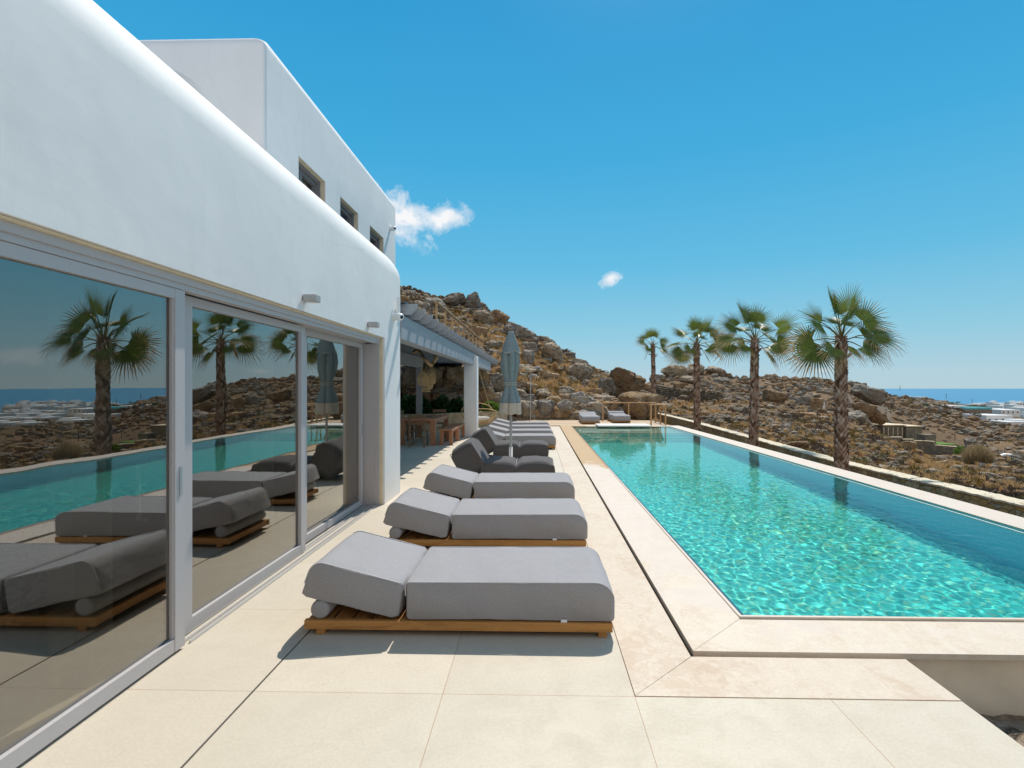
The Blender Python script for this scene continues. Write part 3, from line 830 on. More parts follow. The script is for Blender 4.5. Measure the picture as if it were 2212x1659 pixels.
# ------------------------------------------------------------------ sun loungers
def arc(cx, cz, r, a0, a1, n=5):
    return [(cx + r * math.cos(R(a0 + (a1 - a0) * k / n)), cz + r * math.sin(R(a0 + (a1 - a0) * k / n))) for k in range(n + 1)]
def cushion(prof, w, name, parent, seed=0, mat_='grey_fabric', pipe=True, bulge=.006):
    """profile in xz extruded along y, with a rounded rim and a slight pillow swell"""
    # densify
    P = []
    n_ = len(prof)
    for i in range(n_):
        a = Vector(prof[i]); b = Vector(prof[(i + 1) % n_]); L = (b - a).length; k = max(1, int(L / .06))
        for j in range(k): P.append(a.lerp(b, j / k))
    m_ = len(P); c = sum(P, Vector((0, 0))) / m_
    rows = [(0.0, .020), (.003, .009), (.010, .002), (.02, 0)] + [(w * q, 0) for q in (.12, .25, .4, .55, .7, .85)] + [(w - .02, 0), (w - .010, .002), (w - .003, .009), (w, .020)]
    vs = []
    for y, ins in rows:
        sw = bulge * math.sin(PI * min(1, max(0, y / w))) 
        for p in P:
            d = (p - c); L = d.length; d = d / L
            wob = .008 * noise.noise(Vector((p.x * 6 + seed, y * 6, p.y * 6))) 
            q = p - d * ins + d * (sw + wob)
            vs.append((q.x, y - (0.004 * noise.noise(Vector((p.x * 4, seed, p.y * 5))) if 0 < y < .03 else 0), q.y))
    fs = []
    for r_ in range(len(rows) - 1):
        for k in range(m_):
            a = r_ * m_ + k; b = r_ * m_ + (k + 1) % m_
            fs.append((a, a + m_, b + m_, b))
    fs.append(tuple(range(m_))); fs.append(tuple(reversed(range((len(rows) - 1) * m_, len(rows) * m_))))
    o = MB().add(vs, fs, 0, True).build(name, M[mat_], parent)
    smooth_by_angle(o, 50)
    if pipe:
        for y in (.004, w - .004):
            pts = [Vector((p.x + (p - c).normalized().x * .0, y, p.y)) for p in P]
            # only the run over the top edge
            top = [q for q in pts if q.z > c.y + .02 or q.z > max(t_.z for t_ in pts) - .12]
            top.sort(key=lambda q: math.atan2(q.z - c.y, q.x - c.x))
            if len(top) > 3:
                top = [q + Vector((0, 0, .0)) for q in top]
                MB().tube(top, .0045, 5).build('piping', M['piping'], o)
    return o
def make_lounger():
    root = empty('sun_lounger')
    b = MB()
    b.box((0, 0, .034), (1.99, .035, .092), ch=.003); b.box((0, .745, .034), (1.99, .78, .092), ch=.003)
    b.box((.012, .036, .034), (.05, .744, .088)); b.box((1.94, .036, .034), (1.978, .744, .088))
    b.build('frame', M['teak'], root)
    s = MB()
    for i in range(15): s.box((.06 + i * .125, .036, .066), (.06 + i * .125 + .10, .744, .087))
    s.build('slats', M['teak_y'], root)
    for x in (.075, 1.90):
        for y in (.012, .72): MB().box((x, y, 0), (x + .055, y + .045, .0335)).build('leg', M['teak'], root)
    # seat cushion
    pr = arc(2.005 - .125, .345 - .125, .125, 90, 0, 7) + arc(2.005 - .02, .098 + .02, .02, 0, -90, 2) + arc(.66 + .02, .098 + .02, .02, -90, -180, 2) + arc(.655 + .02, .338 - .02, .02, 180, 90, 2)
    se = cushion([(x, z) for x, z in reversed(pr)], .755, 'seat_cushion', root, 1)
    se.location.y = .012
    hp = [(-.032, .251), (.588, .099), (.622, .326)]
    TL = (.045, .457)
    pr = [(-.030, .258), (-.005, .236), (.57, .104), (.606, .118), (.640, .312), (.622, .332)]
    pr += [(.13, .455), (.105, .4595), (.08, .456), (.055, .444), (.035, .424), (.022, .40)]
    he = cushion(pr, .755, 'head_cushion', root, 5)
    he.location.y = .012
    bl = MB().lathe([(0, 0), (.045, 0), (.058, .006), (.0615, .02), (.0615, .735), (.058, .75), (.045, .756), (0, .756)], 24)
    bl.v = [(.094 + x, z + .012, .154 + y) for x, y, z in bl.v]
    bl.build('bolster', M['grey_fabric'], root, True)
    MB().box((1.66, .004, .094), (1.70, .0075, .112)).build('care_tag', M['tag_white'], root)
    return root
L0 = make_lounger()
ldesc = [
    (-1.51, 3.32, 'grey sun lounger nearest the camera, its bolster and teak frame in full view', 0),
    (-1.51, 5.10, 'grey sun lounger directly behind the nearest one, beside the last glass panel', 0),
    (-1.51, 6.90, 'grey sun lounger in front of the dark bean lounger, its teak frame hidden', 0),
    (-1.52, 13.55, 'grey sun lounger first of the four in a close row behind the bean loungers', 0),
    (-1.54, 15.25, 'grey sun lounger second of the four in a close row by the pool', 0),
    (-1.56, 16.95, 'grey sun lounger third of the four in a close row by the pool', 0),
    (-1.58, 18.70, 'grey sun lounger farthest of the four in a close row, by the stone planter', 0),
]
for i, (x, y, lab, rz) in enumerate(ldesc):
    o = L0 if i == 0 else copy_tree(L0)
    o.location = (x, y, .004); o.rotation_euler.z = R([0, .5, -.4, .3, -.5, .4, -.2][i]); tag(o, lab, 'sun lounger', None, None)
    o['group'] = 'grey sun loungers around the pool'
for x, y, lab in ((2.72, 22.75, 'small looking grey sun lounger on the wooden deck, left one facing the pool'), (4.18, 23.45, 'small looking grey sun lounger on the wooden deck beside the handrail')):
    o = copy_tree(L0); o.rotation_euler = (0, 0, R(-90)); o.location = (x - .76, y + 2.0, .014)
    tag(o, lab, 'sun lounger', 'grey sun loungers around the pool')

# ------------------------------------------------------------------ bean loungers
def puff(dx, dy, dz, Mx, nx=28, ny=18, nz=8, k=.42, pinch=None, seed=0, flat=False):
    """soft bag: thin at the rim seam, swollen in the middle, corners drawn to points"""
    vs = []; fs = []; ids = {}
    def vid(i, j, k_):
        key = (i, j, k_)
        if key in ids: return ids[key]
        x = i / nx * 2 - 1; y = j / ny * 2 - 1; z = k_ / nz * 2 - 1
        e = (1 - abs(x) ** 5) * (1 - abs(y) ** 5)
        zz = z * (1 - k * (1 - e ** .55)) if z > 0 or not flat else z * (1 - .12 * (1 - e))
        sw = 1 + .05 * (1 - z * z) * (1 if not flat else .6)
        cor = 1 - .05 * (1 - abs(x) ** 3) * abs(y) ** 3
        corx = 1 - .04 * (1 - abs(y) ** 3) * abs(x) ** 3
        X = x * dx / 2 * sw * corx; Y = y * dy / 2 * sw * cor; Z = zz * dz / 2
        if pinch is not None and z > 0:
            Z -= z * .055 * math.exp(-((X - pinch) / .035) ** 2) + z * .03 * math.exp(-((X - pinch) / .16) ** 2)
        nn = noise.noise(Vector((X * 4 + seed, Y * 4, Z * 6))) * .012 + noise.noise(Vector((X * 11, Y * 5 + seed, Z * 12))) * .006
        rim = math.exp(-((1 - abs(x)) / .25) ** 2) + math.exp(-((1 - abs(y)) / .25) ** 2)
        wr = .008 * math.sin(22 * (X + Y * .4) + seed) * rim * (1 - abs(z))
        ids[key] = len(vs); p = Vector((X, Y + (wr if abs(y) > .9 else 0), Z + nn * (1 + rim)))
        vs.append(Mx @ p); return ids[key]
    for k_ in (0, nz):
        for i in range(nx):
            for j in range(ny):
                q = (vid(i, j, k_), vid(i + 1, j, k_), vid(i + 1, j + 1, k_), vid(i, j + 1, k_)); fs.append(q if k_ else q[::-1])
    for j in (0, ny):
        for i in range(nx):
            for k_ in range(nz):
                q = (vid(i, j, k_), vid(i + 1, j, k_), vid(i + 1, j, k_ + 1), vid(i, j, k_ + 1)); fs.append(q if j == 0 else q[::-1])
    for i in (0, nx):
        for j in range(ny):
            for k_ in range(nz):
                q = (vid(i, j, k_), vid(i, j, k_ + 1), vid(i, j + 1, k_ + 1), vid(i, j + 1, k_)); fs.append(q if i == 0 else q[::-1])
    return vs, fs
def seam(pts, parent):
    MB().tube(pts, .006, 5).build('seam_piping', M['charcoal_fabric'], parent)
def bean(x, y, seed, lab):
    root = empty('bean_lounger', (x, y, .004), 0, lab, 'bean lounger', 'charcoal bean loungers')
    Mx = Matrix.Translation((1.17, .43, .185))
    vs, fs = puff(1.22, .86, .36, Mx, pinch=-.03, seed=seed, flat=True)
    s = MB().add(vs, fs, 0, True).build('seat_bag', M['charcoal_fabric'], root); smooth_by_angle(s, 60)
    pts = [(1.14, .43 + .37 * t_, .352 - .07 * abs(t_) ** 4 - .012) for t_ in np.linspace(-1, 1, 14)]
    MB().tube(pts, .0035, 5).build('seat_seam', M['piping'], s)
    Mb = Matrix.Translation((.33, .43, .375)) @ Matrix.Rotation(R(26), 4, 'Y') @ Matrix.Rotation(R(90), 4, 'Y').inverted()
    Mb = Matrix.Translation((.325, .43, .36)) @ Matrix.Rotation(R(-32), 4, 'Y')
    vs, fs = puff(.42, .88, .60, Mb, 18, 18, 14, k=.34, seed=seed + 3)
    b = MB().add(vs, fs, 0, True).build('back_bag', M['charcoal_fabric'], root); smooth_by_angle(b, 60)
    # raised seam edges with pointed corner ears
    e = MB()
    for sy in (-1, 1):
        ring = []
        for a_, b_ in ((-1, 1), (1, 1), (1, -1), (-1, -1), (-1, 1)):
            ring.append(Mb @ Vector((a_ * .205, sy * .425, b_ * .245)))
        for q in range(4):
            p0, p1 = ring[q], ring[q + 1]
            e.tube([p0.lerp(p1, s_) + Vector((0, 0, -.012 * math.sin(PI * s_))) for s_ in np.linspace(0, 1, 7)], .006, 5)
    e.build('seam_piping', M['charcoal_fabric'], b)
    return root
bean(-1.50, 8.74, 1.0, 'charcoal bean lounger nearer the camera, just behind the third grey lounger')
bean(-1.545, 11.65, 7.0, 'charcoal bean lounger farther back, behind the umbrella pole')

# ------------------------------------------------------------------ closed umbrella
UXp, UYp = W(1103.5, 10.35)
um = empty('umbrella', (UXp, UYp, .0), 0, 'closed grey green umbrella tied with a strap, with a cream fringe', 'umbrella')
MB().lathe([(0, 0), (.19, 0), (.19, .03), (.05, .045), (.036, .05), (.036, .42), (0, .42)], 24, c=(0, 0, .004)).build('base_sleeve', M['stone_slab_white'], um)
MB().tube([(0, 0, .42), (0, 0, 2.66)], .027, 16).build('pole', M['lamp_grey'], um)
MB().lathe([(.036, .10), (.045, .11), (.045, .15), (.036, .16)], 16).build('collar', M['steel'], um)
def fold(r, z, a):
    k = 6
    s = math.cos(k * a / 2 + .9 + .25 * math.sin(3 * z)); ridge = abs(s) ** .55
    dp = max(0., min(1., (2.62 - z) / .5))
    pin = math.exp(-((z - 1.68) / .10) ** 2)
    return r * (1 - (.40 * dp) * (1 - ridge) * (1 - .65 * pin)) * (1 + .05 * math.sin(2 * a + 4 * z) + .03 * math.sin(5 * a + 9 * z)) * (1 + .10 * math.cos(a - PI + .3) * math.sin((z - 1.2) * 2.2))
zs = np.linspace(1.27, 2.62, 56)
def crad(z):
    return float(np.interp(z, [1.27, 1.35, 1.5, 1.6, 1.68, 1.78, 1.95, 2.12, 2.3, 2.45, 2.62], [.225, .215, .165, .122, .108, .128, .176, .192, .176, .148, .09]))
cp = MB().lathe([(crad(z), z) for z in zs], 128, fn=fold).build('canopy', M['umbrella_cloth'], um)
def capf(r, z, a):
    s = abs(math.cos(2 * (a + .35)))
    f_ = max(0, (2.70 - z) / .34)
    return r * (1 - .22 * f_ * (1 - s ** .7))
zt = np.linspace(2.33, 2.70, 14)
cap = MB().lathe([(float(np.interp(z, [2.33, 2.45, 2.6, 2.70], [.195, .155, .095, .062])), z - (.05 if z < 2.34 else 0) * 0) for z in zt] + [(.05, 2.725), (0, 2.73)], 96, fn=capf)
cap.v = [(x, y, z - (.05 * abs(math.cos(2 * (math.atan2(y, x) + .35))) ** 2 if z < 2.5 else 0) * (2.5 - z) / .17 + 0.0) for x, y, z in cap.v]
cap.build('vent_cap', M['umbrella_cloth'], cp)
pts = []
for k_ in range(97):
    a = 2 * PI * k_ / 96; r_ = capf(.197, 2.33, a); pts.append((r_ * math.cos(a), r_ * math.sin(a), 2.33 - .05 * abs(math.cos(2 * (a + .35))) ** 2))
MB().tube(pts, .006, 5, cap=False).build('cap_binding', M['fringe'], cp)
fz = np.linspace(1.30, 1.10, 10)
def ff(r, z, a): return fold(r, 1.3, a) * 1.012 + .004 * math.sin(a * 90)
fr_ = MB().lathe([(crad(1.3) * (1 + (1.30 - z) * .25), z) for z in fz], 256, fn=ff)
fr_.v = [(x, y, z - (.03 * abs(math.sin(3 * math.atan2(y, x))) if z < 1.15 else 0)) for x, y, z in fr_.v]
o = fr_.build('fringe', M['fringe'], um); md = o.modifiers.new('s', 'SOLIDIFY'); md.thickness = .004
for z in (1.66, 1.70):
    pts = [(fold(.124, 1.68, a) * math.cos(a), fold(.124, 1.68, a) * math.sin(a), z) for a in np.linspace(0, 2 * PI, 65)]
    MB().tube(pts, .006, 6, cap=False).build('strap_edge', M['fringe'], um)
MB().lathe([(.119, 1.66), (.122, 1.68), (.119, 1.70)], 64, fn=lambda r, z, a: fold(r, 1.68, a)).build('strap', M['umbrella_cloth'], um)

# ------------------------------------------------------------------ pergola
pg = empty('pergola', (-3.3, 16, 0), 0, 'grey painted pergola with a white column joined to the end of the villa', 'pergola')
def pp(o): o.parent = pg; o.matrix_parent_inverse = Matrix.Translation((3.3, -16, 0)); return o
pp(MB().box((-2.32, 7.965, 2.36), (-2.10, 23.3, 2.735), ch=.004).build('front_beam', M['pergola']))
pp(MB().box((-4.5, 7.965, 2.36), (-4.3, 19.4, 2.735), ch=.004).build('back_beam', M['pergola']))
pp(MB().box((-4.5, 19.1, 0.0), (-4.3, 19.3, 2.355)).build('back_post', M['frame_dark']))
cxl, _ = W(1003, 17.25); cxr, _ = W(1031, 17.3)
vs, fs = loft_block(-2.44, -2.00, 17.1, 17.54, .0, 2.66, .02, .035, 3, 4)
c_ = MB().add(vs, fs).build('column', M['stucco']); smooth_by_angle(c_, 40); pp(c_)
rafter_y = [8.05 + .592 * i for i in range(30)]
for i, y in enumerate(rafter_y):
    xe = -1.885; xs_ = -6.2
    prof = [(xs_, 2.748), (xe - .10, 2.748), (xe - .012, 2.83), (xe, 2.845), (xe, 2.912), (xs_, 2.912)]
    vs = [(x, y, z) for x, z in prof] + [(x, y + .055, z) for x, z in prof]
    k_ = len(prof)
    fs = [tuple(range(k_)), tuple(reversed(range(k_, 2 * k_)))] + [(j, j + k_, (j + 1) % k_ + k_, (j + 1) % k_) for j in range(k_)]
    pp(MB().add(vs, fs).build('rafter', M['pergola']))
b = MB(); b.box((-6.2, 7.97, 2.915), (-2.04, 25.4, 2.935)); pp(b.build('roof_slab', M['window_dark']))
# roof terrace handrail
hr = empty('roof_railing', (-2.68, 20, 2.95), 0, 'long wooden railing along the flat roof above the pergola rafters', 'railing')
ry0, ry1 = yx(942.7, -2.68), 27.0
ztop = 3.86
def hp(o): o.parent = hr; o.matrix_parent_inverse = Matrix.Translation((2.68, -20, -2.95)); return o
hp(MB().box((-2.73, ry0 - .03, ztop), (-2.63, 25.35, ztop + .035), ch=.004).build('handrail', M['rail_wood_x']))
npst = 10
for i in range(npst):
    y = ry0 + (25.25 - ry0) * i / (npst - 1)
    hp(MB().box((-2.705, y, 2.951), (-2.655, y + .05, ztop - .001)).build('post', M['rail_wood']))
hp(MB().box((-3.9, 25.22, ztop - .04), (-2.735, 25.3, ztop - .005)).build('end_rail', M['rail_wood']))

# ------------------------------------------------------------------ driftwood lamps
TD = 13.6
dx0, dy0 = W(915, TD)
dw = empty('driftwood_branch', (dx0, dy0, 2.5), 0, 'crooked driftwood branch hung under the pergola above the table', 'branch')
def dpt(px, py, dD=0):
    x, y = W(px, TD + dD); return Vector((x - dx0, y - dy0, Zy(py, TD + dD) - 2.5))
path = [(891, 763), (897, 758), (905, 758.5), (911, 765), (914, 773), (921, 778), (926, 786), (931, 789), (936, 785), (940, 777), (944, 772), (946, 769)]
pts = [dpt(a, b_, .25 * math.sin(i)) for i, (a, b_) in enumerate(path)]
MB().tube(pts, [.02, .05, .045, .05, .04, .05, .045, .05, .04, .045, .03, .012], 9).build('trunk_piece', M['driftwood'], dw)
MB().tube([pts[7], pts[7] + Vector((.06, .1, .18)), pts[7] + Vector((.03, .15, .36))], [.02, .012, .005], 6).build('twig', M['driftwood'], dw)
MB().tube([pts[9], pts[9] + Vector((-.03, .1, .12)), pts[9] + Vector((-.08, .12, .26))], [.016, .01, .004], 6).build('twig', M['driftwood'], dw)
MB().tube([pts[3] + Vector((0, 0, .03)), Vector((pts[3].x, pts[3].y, .245))], .006, 5).build('hanger', M['rope'], dw)
MB().tube([pts[8] + Vector((0, 0, .03)), Vector((pts[8].x, pts[8].y, .245))], .006, 5).build('hanger', M['rope'], dw)
def wicker_lamp(px, ytop, y0, y1, wpx, D, prof, lab):
    x, y = W(px, D); zt_ = Zy(y0, D); zb = Zy(y1, D); rr = wpx / 2 / FPX * D; h = zt_ - zb
    o = empty('wicker_lamp', (x, y, zt_), 0, lab, 'pendant lamp', 'wicker pendant lamps')
    MB().tube([(0, 0, 0), (0, 0, Zy(ytop, D) - zt_)], .005, 5).build('cord', M['rope'], o)
    b_ = MB(); nst = 9
    def rad(t_): return float(np.interp(t_, [p[0] for p in prof], [p[1] for p in prof])) * rr
    for sgn in (1, -1):
        for k in range(nst):
            pts_ = []
            for t_ in np.linspace(0, 1, 16):
                a = 2 * PI * k / nst + sgn * t_ * 2.3
                pts_.append((rad(t_) * math.cos(a), rad(t_) * math.sin(a), -t_ * h))
            b_.tube(pts_, .006, 4, cap=False)
    for t_ in (.02, .16, .33, .5, .66, .82, 1.0):
        b_.tube([(rad(t_) * math.cos(a), rad(t_) * math.sin(a), -t_ * h) for a in np.linspace(0, 2 * PI, 25)], .008, 5, cap=False)
    b_.tube([(.05 * math.cos(a), 0, .02 + .05 * math.sin(a)) for a in np.linspace(0, 2 * PI, 13)], .006, 5, cap=False)
    b_.build('lamp_shade', M['wicker'], o)
bell = [(0, .28), (.12, .55), (.3, .85), (.6, 1.0), (.8, .9), (.93, .72), (1, .78)]
egg = [(0, .25), (.15, .6), (.4, .95), (.6, 1.0), (.85, .8), (1, .6)]
tall = [(0, .2), (.12, .5), (.35, .72), (.6, .8), (.85, .85), (1, 1.)]
wicker_lamp(912, 773, 803, 832, 22, 13.5, bell, 'bulging wicker pendant lamp, leftmost of the four on the driftwood')
wicker_lamp(920.2, 785, 806, 846, 18.5, 13.9, tall, 'tall wicker pendant lamp hanging lowest, second from the left')
wicker_lamp(929.5, 787, 806, 839.5, 13.5, 14.1, egg, 'slim wicker pendant lamp, third from the left on the driftwood')
wicker_lamp(935.5, 780, 802.5, 828.5, 11.5, 14.5, egg, 'smallest wicker pendant lamp, rightmost on the driftwood')

# ------------------------------------------------------------------ dining set
tb = empty('dining_table', (-3.35, 15.5, .004), 0, 'long weathered wooden dining table in the shade of the pergola', 'table')
b = MB(); b.box((-.52, -1.15, .68), (.52, 1.15, .735), ch=.004); b.build('table_top', M['table_wood'], tb)
b = MB(); b.box((-.44, -1.05, .60), (.44, -1.02, .679)); b.box((-.44, 1.02, .60), (.44, 1.05, .679)); b.box((.44, -1.0, .60), (.47, 1.0, .679)); b.box((-.47, -1.0, .60), (-.44, 1.0, .679)); b.build('apron', M['table_wood'], tb)
for sx in (-.5, .36):
    for sy in (-1.13, .99): MB().box((sx, sy, 0), (sx + .14, sy + .14, .679), ch=.004).build('leg', M['table_leg'], tb)
tray = empty('serving_tray', (-3.4, 15.3, .740), R(5), 'thin dark serving tray lying on the long dining table', 'tray')
MB().box((-.28, -.16, 0), (.28, .16, .012), ch=.004).build('tray_base', M['chair_wood'], tray)
MB().box((-.29, -.17, .0125), (-.27, .17, .03)).build('handle', M['chair_wood'], tray); MB().box((.27, -.17, .0125), (.29, .17, .03)).build('handle', M['chair_wood'], tray)
def bench(y, lab):
    o = empty('bench', (-2.56, y, .004), 0, lab, 'bench', 'wooden benches end to end')
    MB().box((-.19, 0, .395), (.19, 1.22, .44), ch=.004).build('seat', M['table_wood'], o)
    for sx in (-.185, .085):
        for sy in (.01, 1.11): MB().box((sx, sy, 0), (sx + .10, sy + .10, .394), ch=.003).build('leg', M['table_leg'], o)
    MB().box((-.15, .12, .34), (.15, 1.1, .394)).build('apron', M['table_wood'], o)
bench(14.45, 'solid wooden bench nearer the camera beside the dining table')
bench(15.69, 'solid wooden bench behind the first one, its far end at the white column')
def make_chair():
    o = empty('dining_chair')
    MB().box((-.22, -.21, .42), (.22, .21, .45), ch=.004).build('seat', M['chair_wood'], o)
    for sx in (-.22, .18):
        MB().box((sx, .17, 0), (sx + .04, .21, .419)).build('leg', M['chair_wood'], o)
        MB().box((sx, -.25, 0), (sx + .04, -.212, .88)).build('back_post', M['chair_wood'], o)
    b_ = MB(); b_.box((-.179, -.245, .78), (.179, -.22, .875)); b_.box((-.179, -.24, .60), (.179, -.222, .645)); b_.build('backrest', M['chair_wood'], o)
    b_ = MB(); b_.box((-.205, -.21, .18), (-.19, .17, .21)); b_.box((.19, -.21, .18), (.205, .17, .21)); b_.box((-.18, -.235, .24), (.18, -.22, .27)); b_.build('stretcher', M['chair_wood'], o)
    return o
c0 = make_chair()
chairs = [(-3.24, 14.08, 0, 'wooden dining chair at the near end of the table with its back to the camera'),
          (-3.30, 17.15, 180, 'wooden dining chair at the far end of the table facing the camera'),
          (-4.10, 14.75, -90, 'wooden dining chair, nearest of the row against the shaded long side of the table'),
          (-4.10, 15.3, -90, 'wooden dining chair, second of the row on the shaded long side'),
          (-4.10, 15.85, -90, 'wooden dining chair, third of the row on the shaded long side'),
          (-4.10, 16.4, -90, 'wooden dining chair, farthest of the row on the shaded long side')]
for i, (x, y, rz, lab) in enumerate(chairs):
    o = c0 if i == 0 else copy_tree(c0)
    o.location = (x, y, .004); o.rotation_euler = (0, 0, R(rz)); tag(o, lab, 'chair', 'wooden dining chairs')

# ------------------------------------------------------------------ hanging chair
hx, hy = W(1035, 19.2)
hc = empty('hanging_chair', (hx, hy, .75), R(20), 'round rattan hanging chair on ropes behind the white column', 'hanging chair')
b = MB()
for k in range(7):
    t_ = k / 6; a0 = -PI * .02
    b.tube([(.62 * math.cos(a), (t_ - .5) * .75 * math.sin(a * .5 + .3), -.1 + .42 * math.sin(a) * -1 * (.55 + .45 * math.sin(PI * t_))) for a in np.linspace(a0, PI * 1.02, 18)], .013, 6)
for k in range(6):
    a = PI * (.1 + .16 * k)
    b.tube([(.62 * math.cos(a), y_, -.1 - .42 * math.sin(a) * (1 - .45 * (y_ / .4) ** 2)) for y_ in np.linspace(-.38, .38, 10)], .010, 5)
b.tube([(.60 * math.cos(a), .30, -.02 + .30 * math.sin(a)) for a in np.linspace(0, PI, 16)], .017, 6)
b.tube([(.60 * math.cos(a), -.25, -.05 + .14 * math.sin(a)) for a in np.linspace(0, PI, 16)], .017, 6)
b.build('rattan_frame', M['wicker'], hc)
MB().box((-.34, -.22, -.34), (.36, .24, -.22), ch=.05).build('cushion', M['cushion_white'], hc)
hb = MB()
for a in (-.45, .5): hb.tube([(a, .2, .0), (-.15, .0, 1.98)], .011, 5)
hb.build('rope', M['rope'], hc)

# ------------------------------------------------------------------ shower, deck railing
sx_, sy_ = W(1146, 25.2)
sh = empty('garden_shower', (sx_, sy_, .012), 0, 'slim steel shower pole at the edge of the wooden deck', 'shower')
MB().tube([(0, 0, 0), (0, 0, 2.12)], .022, 10).build('pole', M['steel'], sh)
MB().tube([(0, 0, 2.08), (.0, -.05, 2.2), (.16, -.1, 2.24), (.34, -.15, 2.2), (.37, -.16, 2.14)], .012, 8).build('arm', M['steel'], sh)
MB().lathe([(0, 2.10), (.05, 2.10), (.055, 2.12), (.02, 2.14), (0, 2.14)], 14, c=(.37, -.16, 0)).build('shower_head', M['steel'], sh)
MB().tube([(0, -.03, 1.0), (0, -.09, 1.0)], .02, 8).build('tap', M['steel'], sh)
rl = empty('deck_railing', (5.0, 24, .012), 0, 'low wooden handrail around the right corner of the deck', 'railing')
def rp(o): o.parent = rl; o.matrix_parent_inverse = Matrix.Translation((-5, -24, -.012)); return o
rp(MB().box((3.02, 25.36, .86), (5.51, 25.44, .90), ch=.004).build('back_handrail', M['rail_wood_x']))
rp(MB().box((5.47, 22.5, .861), (5.55, 25.358, .899), ch=.004).build('side_handrail', M['rail_wood_x']))
rp(MB().box((4.80, 22.40, .86), (5.56, 22.498, .90), ch=.004).build('front_handrail', M['rail_wood_x']))
for x, y in ((3.17, 25.38), (4.42, 25.38), (5.48, 25.30), (5.48, 24.3), (5.48, 23.35), (5.48, 22.42), (4.86, 22.42)):
    rp(MB().box((x, y, .013), (x + .055, y + .055, .859)).build('post', M['rail_wood']))

# ------------------------------------------------------------------ stone planter, low garden wall
pw = [W(940, 19.0), W(969, 19.6), W(1010, 20.3), W(1050, 21.3), W(1085, 22.6), W(1096, 23.6)]
pw = [Vector((a, b_)) for a, b_ in pw]
pl = [Vector((-6.2, 17.6))] + pw
mb = MB(); k_ = len(pl)
vs = []
for i, p in enumerate(pl):
    d = (pl[min(i + 1, k_ - 1)] - pl[max(i - 1, 0)]).normalized(); nrm = Vector((-d.y, d.x)) * .32
    q = p + nrm
    vs += [(p.x, p.y, 0), (p.x, p.y, .64), (q.x, q.y, .64), (q.x, q.y, 0)]
fs = []
for i in range(k_ - 1):
    a = i * 4
    fs += [(a, a + 4, a + 5, a + 1), (a + 1, a + 5, a + 6, a + 2), (a + 2, a + 6, a + 7, a + 3)]
fs += [(0, 1, 2, 3), ((k_ - 1) * 4 + 3, (k_ - 1) * 4 + 2, (k_ - 1) * 4 + 1, (k_ - 1) * 4)]
tag(mb.add(vs, fs).build('planter_wall', M['planter_wall']), 'knee high curved planter wall faced with pale stones beyond the dining table', 'wall')
# garden wall running along the slope right of the pool
gwp = [(9.60, -3.0), (9.60, 20), (9.62, 30), (9.7, 43)]
def gwz(y): return float(np.interp(y, [-2, 10, 17, 33, 42], [-.69, -.70, -.76, -.50, -.45]))
ysn = np.arange(-3, 43, .11); xf = np.interp(ysn, [p[1] for p in gwp], [p[0] for p in gwp])
V = []; ncs = 12
for j, (x, y) in enumerate(zip(xf, ysn)):
    zt_ = gwz(y) + .018 * noise.noise(Vector((y * 1.7, 0, 0))) + .02 * noise.noise(Vector((y * 5, 3, 0)))
    e1 = .02 * noise.noise(Vector((y * 4, 1, 2))) + .015 * noise.noise(Vector((y * 11, 1, 2))); e2 = .03 * noise.noise(Vector((y * 3.3, 5, 2)))
    pr = [(x + .01, -1.5), (x + .015, -1.2), (x + .0, -.98), (x + .01, zt_ - .055), (x - .03 + e1, zt_ - .045), (x - .035 + e1, zt_ - .005), (x - .015 + e1, zt_ + .004), (x + .15, zt_ + .008), (x + .30, zt_ + .0), (x + .46 + e2, zt_ - .006), (x + .47 + e2, zt_ - .05), (x + .45, -2.2)]
    for i, (a, z) in enumerate(pr):
        d = .014 * noise.noise(Vector((a * 6, y * 6, z * 9)))
        V.append((a - (d * 1.6 if i < 4 else 0), y, z + (d if i >= 6 else 0)))
V = np.array(V); nn = len(ysn); idx = np.arange(nn * ncs).reshape(nn, ncs)
F = np.stack([idx[:-1, :-1], idx[:-1, 1:], idx[1:, 1:], idx[1:, :-1]], -1)[:, :, ::-1].reshape(-1, 4)
mi = np.tile([0, 0, 0, 1, 1, 1, 1, 1, 1, 1, 0], nn - 1)
gw = np_mesh('garden_wall', V, F, [M['garden_wall'], M['wall_coping']], mi, smooth=False)
tag(gw, 'long low stone wall with pale capping running behind the palms', 'wall')
sheet('planting_strip', [[(5.86, 1.0), (9.7, 1.0), (9.7, 43), (7.4, 43), (5.9, 25.52), (5.86, 21.9)]], -1.5, -1.03, M['soil'])
